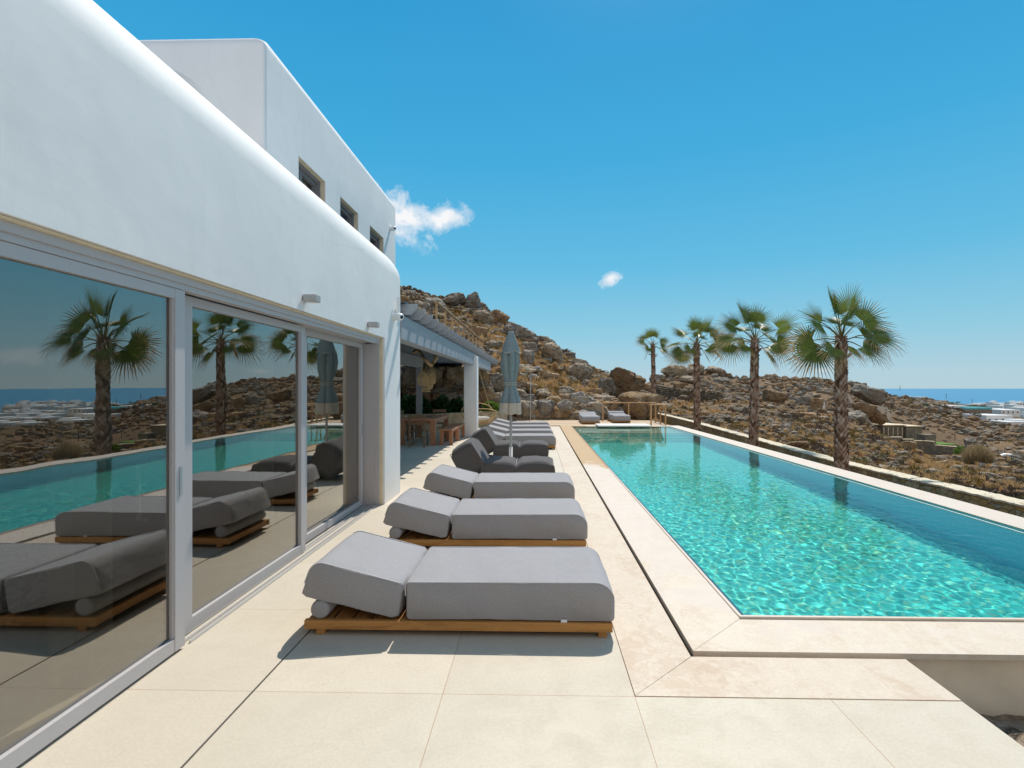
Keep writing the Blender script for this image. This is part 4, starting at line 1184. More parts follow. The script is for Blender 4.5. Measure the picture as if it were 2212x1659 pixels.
# ------------------------------------------------------------------ terrain from surveyed columns (px: [(row, distance), ...])
SEA = -45.0
cols = {
 560: [(880, 20), (790, 22), (690, 30), (560, 60)],
 865: [(880, 21.5), (800, 23), (745, 27), (690, 36), (640, 50), (612, 62)],
 960: [(885, 22.3), (790, 24), (750, 29), (700, 40), (645, 55)],
 1040: [(892, 24), (815, 25.6), (775, 30), (722, 41), (664, 52)],
 1100: [(905, 26), (845, 27.2), (820, 29.5), (776, 34), (704, 48)],
 1200: [(908, 26), (868, 28), (835, 31.5), (786, 39), (748, 48)],
 1290: [(908, 26.2), (868, 28.6), (835, 34), (806, 46)],
 1370: [(906, 27), (880, 31), (852, 40), (828, 60), (822, 75)],
 1440: [(900, 30), (888, 38), (868, 60), (840, 100), (812, 150)],
 1520: [(925, 22), (905, 30), (887, 45), (862, 75), (835, 120), (800, 165)],
 1600: [(950, 17), (925, 24), (893, 42), (880, 50), (860, 75), (838, 120), (818, 165)],
 1700: [(985, 13), (955, 19), (925, 30), (895, 48), (872, 75), (845, 120), (820, 175)],
 1800: [(1015, 11.5), (980, 18), (945, 29), (912, 48), (885, 72), (855, 115), (824, 180)],
 1870: [(1030, 11), (1000, 17), (965, 28), (938, 45), (914, 66), (910, 95), (905, 135), (893, 155), (868, 168), (836, 200), (836, 230)],
 1930: [(1042, 10.6), (1010, 17), (978, 28), (953, 45), (962, 65), (972, 125), (966, 152), (910, 166), (893, 200), (872, 280), (857, 420), (855, 600)],
 2000: [(1055, 10.2), (1022, 16), (1003, 26), (988, 44), (990, 70), (983, 125), (972, 145), (932, 165), (905, 220), (882, 330), (868, 550), (863, 800)],
 2100: [(1072, 9.5), (1040, 15), (1018, 25), (994, 45), (985, 80), (980, 130), (962, 155), (926, 200), (905, 290), (888, 430), (877, 700), (874, 1000)],
 2212: [(1094, 9), (1062, 13), (1035, 22), (1002, 40), (980, 70), (960, 120), (935, 200), (915, 300), (900, 480), (889, 800), (887, 1040)],
 2500: [(1150, 8), (1100, 13), (1060, 20), (1020, 38), (985, 80), (955, 160), (930, 300), (912, 500), (903, 760)],
 3000: [(1250, 7.5), (1150, 12), (1085, 20), (1040, 36), (1000, 70), (965, 160), (938, 300), (915, 560)],
 3900: [(1400, 7), (1200, 12), (1120, 20), (1050, 40), (1000, 80), (960, 200), (935, 420)],
}
def pushD(px, D):
    if px < 1400: return D
    f_ = float(np.interp(D, [0, 60, 150], [1.42, 1.30, 1.0])); f_ = 1 + (f_ - 1) * min(1., (px - 1400) / 60 + .4)
    return D * f_
cols = {k: [(r_, pushD(k, d_)) for r_, d_ in v] for k, v in cols.items()}
Dg = np.concatenate([np.geomspace(6.2, 60, 190), np.geomspace(61, 330, 120), np.geomspace(335, 2600, 60)])
Pg = np.concatenate([np.arange(560, 2300, 7.), np.arange(2300, 3901, 16.)])
ck = sorted(cols)
Zc = []
for k in ck:
    d = np.array([a[1] for a in cols[k]], float); z = np.array([Zy(a[0], a[1]) for a in cols[k]])
    last_d, last_z = d[-1], z[-1]
    if k < 1900: fd = [last_d * 1.25, last_d * 2.2, 1500, 2600]; fz = [last_z * .98, last_z * .6 - 4, SEA - 6, SEA - 10]
    else: fd = [last_d * 1.08, last_d * 1.2, 2600]; fz = [last_z - 4, SEA - 6, SEA - 10]
    d = np.concatenate([[5], d, fd]); z = np.concatenate([[z[0] - .2], z, fz])
    Zc.append(np.interp(Dg, d, z))
Zc = np.array(Zc)
Zg = np.array([np.interp(Pg, ck, Zc[:, j]) for j in range(len(Dg))])        # [D, px]
# light smoothing
for _ in range(2):
    Zg[1:-1] = .25 * Zg[:-2] + .5 * Zg[1:-1] + .25 * Zg[2:]
    Zg[:, 1:-1] = .25 * Zg[:, :-2] + .5 * Zg[:, 1:-1] + .25 * Zg[:, 2:]
def n2(x, y, s, seed=0): return noise.fractal(Vector((x / s, y / s, seed)), 1.0, 2.1, 5)
def terr_raw(px, D):
    j = np.interp(D, Dg, np.arange(len(Dg))); i = np.interp(px, Pg, np.arange(len(Pg)))
    j0 = min(int(j), len(Dg) - 2); i0 = min(int(i), len(Pg) - 2); fj = j - j0; fi = i - i0
    a = Zg[j0, i0] * (1 - fi) + Zg[j0, i0 + 1] * fi; b = Zg[j0 + 1, i0] * (1 - fi) + Zg[j0 + 1, i0 + 1] * fi
    return float(a * (1 - fj) + b * fj)
def bump_amp(D): return min(.10 + .0075 * max(0, D - 10), 2.4)
def terr(px, D):
    x, y = W(px, D); a = bump_amp(D)
    if 1850 < px < 2110 and 60 < D < 175: a *= max(.15, 1 - min(1, (px - 1850) / 40) * min(1, (2110 - px) / 40) * min(1, (D - 60) / 15) * min(1, (175 - D) / 15))
    z = terr_raw(px, D) + a * .55 * n2(x, y, 2.2 + D * .07, 1.)
    q_ = abs(noise.noise(Vector((x / (1.6 + D * .03), y / (1.6 + D * .03), 4.))))
    z += a * .5 * (.25 - q_) + a * .22 * n2(x, y, .7 + D * .012, 7.)
    return z
V = np.zeros((len(Dg), len(Pg), 3))
for j, D in enumerate(Dg):
    for i, px in enumerate(Pg):
        x, y = W(px, D); z = terr(px, D)
        if x < 9.95 and y < 25.4 and x > -6.4: z = min(z, -1.6 if x > 5.9 else -2.2)
        elif 25.4 <= y < 43 and 5.5 < x < 9.95: z = min(z, -1.25 + max(0, 8.8 - x) * .8)
        elif y < 19 and x <= -4.6: z = min(z, -.4)
        V[j, i] = (x, y, z)
idx = np.arange(V.shape[0] * V.shape[1]).reshape(V.shape[0], V.shape[1])
F = np.stack([idx[:-1, :-1], idx[:-1, 1:], idx[1:, 1:], idx[1:, :-1]], -1).reshape(-1, 4)
hill = np_mesh('hillside', V.reshape(-1, 3), F, M['soil'], smooth=True); hill['kind'] = 'structure'
# sea
n = NT('sea', .32, .5)
g = n.geo(); f = n.noise(n.mapping(g, (.012, .05, 1)), 1, 6, .7)
n.base(n.ramp(f, [(.3, (.016, .15, .30)), (.7, (.03, .20, .37))]))
n.bump(n.noise(n.mapping(g, (.05, .12, 1)), 1, 5, .7), .4, 1.2); M['sea'] = n.mat
sea = MB(); seg = 48
vs = [(0, 0, SEA)]; rr_ = [400, 1500, 5000, 15000, 45000]
for r_ in rr_:
    for k in range(seg): a = 2 * PI * k / seg; vs.append((r_ * math.cos(a), r_ * math.sin(a), SEA - r_ * r_ * 0.0))
fs = [(0, 1 + k, 1 + (k + 1) % seg) for k in range(seg)]
for q in range(len(rr_) - 1):
    for k in range(seg):
        a = 1 + q * seg + k; b = 1 + q * seg + (k + 1) % seg; fs.append((a, a + seg, b + seg, b))
s_ = sea.add(vs, fs).build('sea', M['sea']); s_['kind'] = 'structure'
# low rocky ground right beside the terrace (below the coping)
mb = MB(); vs = []; fs = []
nx_, ny_ = 60, 90
for j in range(ny_):
    for i in range(nx_):
        x = 2.1 + i * .08; y = -3.2 + j * .072
        zz = -.315 - .03 * (x - 2.2) - .01 * max(0, 3 - y)
        c_ = noise.cell(Vector((x * 1.3 + .4 * noise.noise(Vector((x * 2, y * 2, 0))), y * 1.6, 0)))
        zz += .05 * c_ + .05 * n2(x, y, .7, 3) + .02 * n2(x, y, .15, 5)
        vs.append((x, y, zz))
for j in range(ny_ - 1):
    for i in range(nx_ - 1):
        a = j * nx_ + i; fs.append((a, a + 1, a + 1 + nx_, a + nx_))
o = mb.add(vs, fs, 0, True).build('rocky_ground', M['granite']); o['kind'] = 'structure'

# ------------------------------------------------------------------ boulders
def rock_mesh(name, seed, sub=3, blocky=.5, mat_='granite', detail=.10):
    r_ = random.Random(seed)
    bm = bmesh.new(); bmesh.ops.create_icosphere(bm, subdivisions=sub, radius=1)
    planes = []
    for k in range(11 + r_.randrange(5)):
        v = Vector((r_.gauss(0, 1), r_.gauss(0, 1), r_.gauss(0, .9))).normalized(); planes.append((v, r_.uniform(.62, .95)))
    planes += [(Vector((0, 0, 1)), r_.uniform(.6, .85)), (Vector((0, 0, -1)), .7)]
    off = Vector((r_.uniform(-50, 50), r_.uniform(-50, 50), 0))
    for v in bm.verts:
        d = v.co.normalized()
        rs = 1.05
        vals = [h / max(.18, d.dot(n_)) for n_, h in planes if d.dot(n_) > .18] + [1.12]
        p_ = 16 if blocky > .4 else 9
        rs = sum(x ** -p_ for x in vals) ** (-1 / p_)
        rs = rs * .97 + detail * 1.5 * noise.fractal(d * 1.5 + off, .75, 2.2, 6) + .035 * noise.noise(d * 9 + off)
        cr = abs(noise.noise(d * 2.1 + off * 1.3)); rs -= .07 * math.exp(-(cr / .035) ** 2)
        v.co = d * rs * (1 + .05 * (round((d * rs).z * 3.2) - (d * rs).z * 3.2))
    me = bpy.data.meshes.new(name); bm.to_mesh(me); bm.free()
    me.materials.append(M[mat_]); me.polygons.foreach_set('use_smooth', [True] * len(me.polygons))
    bm = bmesh.new(); bm.from_mesh(me)
    for e in bm.edges: e.smooth = not (len(e.link_faces) == 2 and e.calc_face_angle(0) > R(32))
    bm.to_mesh(me); bm.free()
    return me
RK = [rock_mesh('boulder_form', 100 + i, 4, .6 if i % 3 else .3, ['granite', 'granite_warm', 'granite_grey'][i % 3]) for i in range(12)]
RKS = [rock_mesh('stone_form', 200 + i, 3, .6, ['granite', 'granite_warm', 'granite_grey', 'granite_far'][i % 4]) for i in range(12)]
def boulder(px, py, wpx, hpx, D, k, lab, group=None, rz=None, depth=.85, tilt=0, name='boulder', meshes=None, cat='boulder'):
    me = (meshes or RK)[k % 12]
    x, y = W(px, D); s = D / FPX
    o = bpy.data.objects.new(name, me); COL.objects.link(o)
    o.location = (x, y, Zy(py, D))
    o.scale = (wpx * s / 2 * 1.04, wpx * s / 2 * depth, hpx * s / 2 * 1.15)
    o.rotation_euler = (tilt * .3, tilt, 0)
    # spin the mesh variety by mirrored scales so that neighbours differ
    if rz: o.rotation_euler.z = rz
    return tag(o, lab, cat, group)
H = [
 # px, py, w, h, D, k
 (1383, 880, 108, 74, 27.6, 1, 'wide flat topped boulder right behind the deck handrail', 0),
 (1352, 815, 84, 52, 32.5, 4, 'huge leaning boulder slab above the deck, sloping down to the right', .42),
 (1251, 805, 56, 52, 34, 3, 'big rounded boulder resting high above the two deck loungers', .3),
 (1194, 760, 58, 44, 39, 0, 'broad rounded boulder on the slope below the dry stone wall at the skyline', .2),
 (1220, 848, 50, 36, 29, 6, 'squat boulder on top of the cliff left of the two deck loungers', 0),
 (1254, 783, 42, 24, 39, 9, 'flat boulder high on the slope just under the skyline, above the big rounded one', .2),
 (1308, 828, 38, 30, 31, 2, 'pinkish square boulder in the dark cleft under the leaning slab', 0),
 (1220, 886, 44, 50, 26.4, 5, 'tall cracked boulder at the deck edge left of the left deck lounger', 0),
 (1264, 866, 44, 38, 27.6, 7, 'wedge shaped boulder behind the left deck lounger', -.3),
 (1296, 890, 44, 30, 26.8, 8, 'low boulder behind the gap between the two deck loungers', .2),
 (1287, 848, 34, 26, 29, 10, 'small grey boulder wedged under the pinkish square one', 0),
 (1178, 884, 44, 48, 26.3, 11, 'boulder of the low cliff right of the shower pole', 0),
 (1180, 856, 48, 26, 27.6, 0, 'flat grey boulder capping the cliff right of the shower pole', .1),
 (1130, 886, 60, 54, 26.0, 3, 'craggy boulder of the low cliff behind the shower pole', 0),
 (1085, 870, 50, 60, 25.6, 9, 'craggy boulder of the low cliff right behind the closed umbrella', 0),
 (1075, 820, 52, 42, 26.4, 6, 'boulder above the planter just right of the pergola beam end', .2),
 (1042, 845, 44, 60, 25.0, 2, 'boulder behind the hanging chair right of the white column', 0),
 (1140, 838, 48, 34, 28.5, 4, 'sunlit boulder above the cliff right of the umbrella strap', .2),
 (978, 650, 66, 38, 50, 6, 'large domed boulder on the skyline above the first railing posts', -.25),
 (1023, 652, 38, 46, 50, 5, 'upright pointed boulder standing on the skyline above the railing', .1),
 (1046, 691, 54, 46, 45, 0, 'large dark rounded boulder right of the roof railing', .2),
 (1078, 690, 48, 46, 46.5, 10, 'large sloping boulder against the sky behind the dark rounded one', .5),
 (1124, 717, 70, 36, 42, 8, 'long boulder dipping to the right below the skyline, above the umbrella top', .42),
 (940, 655, 56, 26, 45, 5, 'pale low boulder behind the first post of the roof railing', .2),
 (905, 662, 48, 30, 42, 3, 'low boulder on the slope just above the first pergola rafters', .1),
 (885, 636, 44, 24, 52, 6, 'low grey boulder on the slope next to the villa corner, below the purple scrub', .2),
 (1141, 770, 30, 34, 34.5, 11, 'dark upright boulder right behind the top of the umbrella', 0),
 (1000, 695, 36, 28, 43, 9, 'pale boulder seen between the posts of the roof railing', .2),
 (985, 722, 44, 36, 36, 2, 'brown boulder seen behind the middle of the roof railing', 0),
 (1235, 818, 26, 18, 33, 9, 'small boulder in the grass left of the big rounded one above the deck', 0),
 (1160, 800, 34, 22, 33, 5, 'half buried boulder in the straw coloured grass right of the umbrella', 0),
 (1105, 752, 34, 20, 38, 4, 'small boulder just left of the umbrella top among golden grass', .2),
 (890, 815, 64, 66, 23.3, 0, 'dark shaded boulder under the pergola next to the villa corner', 0),
 (935, 812, 60, 60, 23.6, 4, 'dark shaded boulder under the pergola behind the wicker lamps', 0),
 (980, 815, 54, 60, 24.0, 7, 'dark shaded boulder under the pergola just left of the white column', 0),
 (1673, 860, 58, 40, 74, 1, 'big brown wedge boulder on the far slope between the two nearest palms', .25),
 (1635, 868, 36, 18, 76, 8, 'long low boulder leaning against the big brown wedge one', -.3),
 (1765, 872, 30, 36, 66, 4, 'dark jagged boulder just left of the nearest palm trunk', 0),
 (1735, 902, 60, 30, 50, 10, 'dark broken boulder pile left of the nearest palm trunk', 0),
 (1850, 908, 60, 46, 60, 5, 'big brown rock outcrop between the nearest palm and the stone house', 0),
 (1870, 848, 66, 34, 170, 2, 'pale smooth rock dome on the far skyline right of the nearest palm', .35),
 (1455, 800, 60, 30, 150, 3, 'pale rocky knoll on the skyline between the two farthest palms', 0),
 (1500, 797, 48, 30, 158, 6, 'rounded granite knoll on the skyline behind the second palm from the left', 0),
 (1548, 806, 62, 30, 160, 0, 'broad granite knoll on the skyline right of the second palm from the left', .2),
 (1490, 820, 46, 22, 130, 9, 'grey granite block below the skyline knolls', 0),
 (1562, 826, 56, 24, 135, 5, 'grey granite outcrop below the skyline between the middle palms', .1),
 (1420, 815, 36, 18, 140, 8, 'small granite outcrop on the skyline at the farthest palm', 0),
 (2018, 1026, 48, 34, 17.5, 3, 'dark overhanging boulder just above the garden wall capping, left one of two', .2),
 (2054, 1040, 48, 30, 16.5, 6, 'dark boulder just above the garden wall capping, right one of two', .3),
 (2034, 992, 32, 22, 34, 9, 'grey rounded boulder in the open soil left of the dry reeds', .2),
 (2185, 1050, 44, 24, 17.5, 4, 'brown boulder on the slope at the right edge of the frame', .1),
 (2097, 953, 34, 18, 112, 5, 'large flat topped boulder beside the bright green fig tree', 0),
 (2104, 966, 28, 14, 90, 7, 'reddish boulder in front of the flat topped one beside the fig tree', 0),
 (1868, 880, 50, 30, 128, 4, 'brown crag on the far slope directly above the stone house roof, left one', .2),
 (1893, 896, 38, 20, 128, 7, 'brown crag on the far slope directly above the stone house roof, right one', .3),
 (1985, 1000, 34, 22, 25, 1, 'angular grey boulder on the near slope right of the nearest palm', .3),
 (1945, 985, 34, 26, 27, 2, 'reddish brown boulder on the near slope under the stone house', 0),
 (1905, 962, 32, 26, 32, 8, 'sunlit brown boulder on the near slope below the rock outcrop', .2),
 (1965, 963, 30, 26, 44, 10, 'tall brown boulder at the ridge end in front of the stone retaining wall', 0),
]
occ = []
for (px, py, w_, h_, D, k, lab, tl) in H:
    D = pushD(px, D)
    row = HY - (terr(px, D) - EYE) * FPX / D
    if py + h_ * .40 < row:
        nb = min(row + 3, py + h_ * 1.1); tp = py - h_ / 2; h_ = nb - tp; py = (nb + tp) / 2
    boulder(px, py, w_, h_, D, k, lab, None, depth=.9, tilt=tl)
    occ.append((px, py, w_, D))
# scattered boulders, each an object; labels by size, colour and the landmark they lie by
rr = random.Random(77)
zones = [(865, 1010, 'above the pergola roof'), (1010, 1110, 'above the end of the pergola'), (1110, 1200, 'upslope between the umbrella and the shower'), (1200, 1300, 'above the left deck lounger'), (1300, 1400, 'above the right deck lounger'),
         (1400, 1500, 'between the two farthest palms'), (1500, 1560, 'just right of the second farthest palm'), (1560, 1630, 'just left of the second nearest palm'), (1630, 1720, 'just right of the second nearest palm'), (1720, 1800, 'just left of the nearest palm'),
         (1800, 1880, 'just right of the nearest palm'), (1880, 1960, 'below the stone house'), (1960, 2060, 'below the stepped stone wall'), (2060, 2140, 'around the dry reeds'), (2140, 2300, 'by the right edge of the view')]
tiers = [(0, 20, 'close behind the garden wall'), (20, 40, 'on the near slope'), (40, 80, 'halfway up the slope'), (80, 140, 'on the far slope'), (140, 400, 'on the distant slope')]
def lookup(px, D):
    z = next((t for a, b, t in zones if a <= px < b), zones[-1][2]); r_ = next((t for a, b, t in tiers if a <= D < b), tiers[-1][2]); return z, r_
cnt = 0; tries = 0
while cnt < 238 and tries < 9000:
    tries += 1
    px = rr.uniform(868, 1400) if rr.random() < .62 else rr.uniform(1400, 2290)
    dmin = 27 if px < 1380 else float(np.interp(px, [1400, 1520, 1600, 1700, 1800, 2000, 2290], [43, 33, 27, 22.5, 18.6, 14.2, 11.8]))
    dmax = 52 if px < 1360 else 150
    D = math.exp(rr.uniform(math.log(dmin), math.log(dmax)))
    if 1872 < px < 2110 and 70 < D < 175: continue
    x, y = W(px, D)
    if (x < 10.15 and y < 25.6) or (7.6 < x < 10.15 and y < 43): continue
    zt_ = terr(px, D); py = HY - (zt_ - EYE) * FPX / D
    w_ = (rr.uniform(22, 56) if px < 1400 else (rr.uniform(16, 32) if rr.random() < .7 else rr.uniform(32, 48))) * (1.1 if D < 40 else .85)
    if D > 100: w_ *= .8
    if any(abs(px - a) < (w_ + c) * (.42 if px > 1400 else .33) and abs(py - b) < (w_ + c) * (.25 if px > 1400 else .19) and .6 < D / d_ < 1.6 for a, b, c, d_ in occ): continue
    h_ = w_ * rr.uniform(.5, .82)
    k = rr.randrange(12); zn, tr_ = lookup(px, D)
    sz = 'chunky' if w_ > 24 else ('medium' if w_ > 17 else 'small')
    cl = ['brown grey', 'rusty brown', 'cool grey'][k % 3]
    lab = f'{sz} {cl} boulder {tr_} {zn}'
    o = boulder(px, py - h_ * .18, w_, h_, D, k, lab, f'boulders strewn {tr_}', depth=rr.uniform(.7, 1.1), tilt=rr.uniform(-.25, .25), meshes=RK if w_ * D > 700 or D < 40 else RKS)
    occ.append((px, py, w_, D)); cnt += 1

# dense rubble: all small stones together, too many to count
def mesh_arrays(me):
    v = np.empty(len(me.vertices) * 3); me.vertices.foreach_get('co', v); v = v.reshape(-1, 3)
    f = np.array([[l for l in p.vertices] for p in me.polygons]); return v, f
base_small = [mesh_arrays(rock_mesh('rubble_form', 300 + i, 2, .6, 'granite')) for i in range(8)]
def scatter(name, arrs, n_, place, mats, smooth=False, mat_pick=None):
    Vs = []; Fs = []; Ms = []; b = 0
    for q in range(n_):
        r_ = place(q)
        if r_ is None: continue
        (x, y, z), (sx, sy, sz), rz = r_
        v, f = arrs[rr.randrange(len(arrs))]
        c, s = math.cos(rz), math.sin(rz)
        tl = rr.uniform(-.4, .4); ct, st = math.cos(tl), math.sin(tl)
        X = v[:, 0] * sx; Y = v[:, 1] * sy; Z = v[:, 2] * sz
        X, Z = X * ct - Z * st, X * st + Z * ct
        Vs.append(np.stack([X * c - Y * s + x, X * s + Y * c + y, Z + z], 1)); Fs.append(f + b); b += len(v)
        Ms.append(np.full(len(f), mat_pick(q) if mat_pick else rr.randrange(len(mats))))
    return np_mesh(name, np.concatenate(Vs), np.concatenate(Fs), mats, np.concatenate(Ms), smooth)
def cluster(px, D):
    x, y = W(px, D); return n2(x, y, 6 + D * .08, 9.)
CLEAR = [(1500, 888, 95, 13), (1590, 876, 60, 9), (1455, 885, 60, 14), (2050, 1008, 60, 20), (1820, 893, 40, 9), (1660, 890, 40, 8), (1760, 862, 50, 6), (2150, 1060, 60, 12), (1640, 835, 40, 5), (2030, 975, 60, 10), (1905, 905, 20, 4)]
def is_clear(px, D):
    row = HY - (terr_raw(px, D) - EYE) * FPX / D
    return any(((px - a) / c) ** 2 + ((row - b) / d) ** 2 < 1 for a, b, c, d in CLEAR)
def place_rubble(q):
    for _ in range(12):
        far = rr.random() < .25
        px = rr.uniform(866, 2900) if far else rr.uniform(866, 2290)
        dmin = 27 if px < 1380 else float(np.interp(px, [1400, 1520, 1600, 1700, 1800, 2000, 2290, 2900], [43, 33, 27, 22.5, 18.6, 14.2, 11.8, 10.6]))
        dmax = 56 if px < 1330 else 210
        if px > 1930: dmax = 330
        D = math.exp(rr.uniform(math.log(dmin), math.log(dmax)))
        if px > 1900 and rr.random() < .5: D = rr.uniform(152, 460)
        x, y = W(px, D)
        if (x < 10.15 and y < 25.6) or (7.6 < x < 10.15 and y < 43): continue
        c = cluster(px, D)
        if rr.random() > (.16 + 1.9 * max(0, c) if px > 1400 else .34 + 1.2 * max(0, c)): continue
        if px > 1400 and rr.random() < .93 and is_clear(px, D): continue
        if 1872 < px < 2080 and 125 < D < 165: continue
        if 1870 < px < 2095 and 58 < D < 170 and rr.random() < .9: continue
        w_ = (rr.uniform(2.4, 6.5) if rr.random() < .62 else rr.uniform(6.5, 19)) * D / FPX
        w_ = max(w_, .06)
        z = terr(px, D)
        return (x, y, z + w_ * .12), (w_ * rr.uniform(.5, .8), w_ * rr.uniform(.4, .7), w_ * rr.uniform(.38, .75)), rr.uniform(0, 6.28)
    return None
o = scatter('rubble', base_small, 11500, place_rubble, [M['granite'], M['granite_warm'], M['granite_grey'], M['granite_far'], M['granite_warm']]); o['kind'] = 'stuff'

def outcrop(name, lab, boxes_, n_, D0, mats, cat='rock', slope=.03):
    Vs = []; Fs = []; Ms = []; b = 0
    arr = [mesh_arrays(m_) for m_ in RK[:8]]
    for q in range(n_):
        x0, x1, y0, y1 = boxes_[rr.randrange(len(boxes_))]
        px = rr.uniform(x0, x1); py = y0 + (y1 - y0) * rr.random() ** .8
        D = D0 + (905 - py) * slope + rr.uniform(-.15, .25)
        w_ = rr.uniform(.55, 1.5); v, f = arr[rr.randrange(8)]
        x, y = W(px, D)
        X = v[:, 0] * w_ * .62; Y = v[:, 1] * w_ * .5; Z = v[:, 2] * w_ * rr.uniform(.32, .55)
        a = rr.uniform(-.5, .5); c, s = math.cos(a), math.sin(a); tl = rr.uniform(-.3, .3); X, Z = X * math.cos(tl) - Z * math.sin(tl), X * math.sin(tl) + Z * math.cos(tl)
        Vs.append(np.stack([X * c - Y * s + x, X * s + Y * c + y + .35, Z + Zy(py, D)], 1)); Fs.append(f + b); b += len(v); Ms.append(np.full(len(f), rr.randrange(len(mats))))
    o = np_mesh(name, np.concatenate(Vs), np.concatenate(Fs), [M[m_] for m_ in mats], np.concatenate(Ms), True); smooth_by_angle(o, 32)
    return tag(o, lab, cat)
outcrop('rock_cliff', 'low cliff of cracked stacked rock running along the back edge of the wooden deck', [(1040, 1250, 845, 905), (1080, 1300, 868, 908), (1250, 1330, 866, 905)], 74, 26.0, ['granite', 'granite_grey', 'granite_warm'])
outcrop('rocky_outcrop', 'dark rock face rising behind the planter under the pergola roof', [(850, 1030, 790, 880), (860, 1040, 780, 840)], 56, 22.6, ['granite', 'granite_warm'], slope=.02)
# dry stone walls
def dry_wall(pts, h, t_, st, lab, mats=('granite_grey', 'granite_far', 'granite')):
    """pts: (px, row of the foot, D)"""
    Vs = []; kd = pushD(pts[0][0], pts[0][2]) / pts[0][2]; h *= kd; t_ *= kd; st *= kd
    P = [Vector((*W(a, pushD(a, D)), Zy(b, pushD(a, D)))) for a, b, D in pts]
    L = [0]
    for a, b in zip(P, P[1:]): L.append(L[-1] + (b - a).length)
    Vv = []; Ff = []; Mm = []; b0 = 0
    nrow = max(3, int(h / (st * .62)))
    for rw in range(nrow):
        s = rr.uniform(0, st)
        while s < L[-1]:
            w_ = st * rr.uniform(.7, 1.5)
            i = max(0, min(len(P) - 2, next((k for k in range(len(L) - 1) if L[k + 1] >= s), len(P) - 2)))
            f_ = (s - L[i]) / max(1e-6, L[i + 1] - L[i]); p = P[i].lerp(P[i + 1], f_); d = (P[i + 1] - P[i]).normalized(); an = math.atan2(d.y, d.x)
            v, f = base_small[rr.randrange(8)]
            zz = p.z + (rw + .5) * st * .62 + rr.uniform(-.05, .05) * st
            if rw == nrow - 1 and rr.random() < .35: s += w_; continue
            c, s_ = math.cos(an + rr.uniform(-.2, .2)), math.sin(an)
            X = v[:, 0] * w_ * .56; Y = v[:, 1] * t_ * .5; Z = v[:, 2] * st * .42
            jit = rr.uniform(-.08, .08) * t_
            Vv.append(np.stack([X * c - Y * s_ + p.x - d.y * jit, X * s_ + Y * c + p.y + d.x * jit, Z + zz], 1)); Ff.append(f + b0); b0 += len(v); Mm.append(np.full(len(f), rr.randrange(len(mats))))
            s += w_
    o = np_mesh('dry_stone_wall', np.concatenate(Vv), np.concatenate(Ff), [M[q] for q in mats], np.concatenate(Mm), False)
    return tag(o, lab, 'wall')
dry_wall([(1098, 714, 44), (1120, 722, 43), (1140, 733, 42), (1156, 748, 41), (1166, 760, 40)], .95, .5, .42, 'tumbled dry stone wall on the skyline right of the umbrella top')
dry_wall([(868, 626, 62), (900, 640, 62), (930, 650, 61)], 1.1, .6, .5, 'dry stone wall on the skyline beside the upper corner of the villa')
dry_wall([(1390, 855, 62), (1450, 858, 64), (1510, 862, 66), (1560, 866, 68)], 1.75, .8, .42, 'long dark dry stone wall crossing the slope behind the two farthest palms')
dry_wall([(1170, 756, 44), (1200, 770, 44), (1235, 785, 44)], .8, .5, .45, 'low dry stone wall dipping along the skyline above the deck loungers')
dry_wall([(1622, 934, 24), (1660, 946, 23.5), (1700, 960, 23), (1722, 968, 22.5)], .72, .4, .19, 'dry stone retaining wall on the near slope right of the second nearest palm')
dry_wall([(1560, 926, 27), (1590, 930, 27), (1612, 934, 26)], .8, .4, .28, 'tumbled dry stone wall on the near slope left of the second nearest palm')
dry_wall([(2015, 875, 230), (2075, 888, 215), (2120, 902, 205)], 1.0, .8, .7, 'distant low dry stone wall descending toward the white villas')
dry_wall([(1690, 905, 75), (1750, 915, 70), (1790, 918, 68)], .9, .6, .5, 'rough dry stone wall on the slope left of the nearest palm')

# ------------------------------------------------------------------ scrub and dry grass
def shrub_arrays(seed, nleaf=260, spiky=False, flat=.62):
    r_ = random.Random(seed); vs = []; fs = []
    lob = [(Vector((r_.uniform(-.45, .45), r_.uniform(-.45, .45), 0)), r_.uniform(.45, .7)) for _ in range(5)]
    for q in range(nleaf):
        c, rad = lob[r_.randrange(5)]
        d = Vector((r_.gauss(0, 1), r_.gauss(0, 1), abs(r_.gauss(0, 1)) * .9)).normalized()
        p = c + d * rad * r_.uniform(.72, 1.03); p.z *= flat / .55
        L = r_.uniform(.09, .17) * (1.6 if spiky else 1); w_ = L * (.22 if spiky else .55)
        u = (d + Vector((r_.uniform(-.5, .5),) * 3)).normalized(); side = u.orthogonal().normalized()
        side.rotate(Matrix.Rotation(r_.uniform(0, 6.28), 3, u))
        b = len(vs); vs += [p - side * w_, p + side * w_, p + u * L + side * w_ * .3, p + u * L - side * w_ * .3]; fs.append((b, b + 1, b + 2, b + 3))
    return np.array([tuple(v) for v in vs]), np.array(fs)
SA = [shrub_arrays(i, 190) for i in range(5)]
def tuft_arrays(seed, nb=46, spread=.5, h=1.0):
    r_ = random.Random(seed); vs = []; fs = []
    for q in range(nb):
        a = r_.uniform(0, 6.28); rad = r_.uniform(0, .3); p = Vector((rad * math.cos(a), rad * math.sin(a), 0))
        t_ = Vector((math.cos(a) * spread * r_.uniform(.2, 1), math.sin(a) * spread * r_.uniform(.2, 1), h * r_.uniform(.5, 1)))
        sd = Vector((-math.sin(a), math.cos(a), 0)) * .035
        m_ = p + t_ * .55 + Vector((0, 0, .1)); b = len(vs)
        vs += [p - sd, p + sd, m_ + sd * .8, m_ - sd * .8, p + t_ + sd * .1, p + t_ - sd * .1]
        fs += [(b, b + 1, b + 2, b + 3), (b + 3, b + 2, b + 4, b + 5)]
    return np.array([tuple(v) for v in vs]), np.array(fs)
TA = [tuft_arrays(i) for i in range(5)]
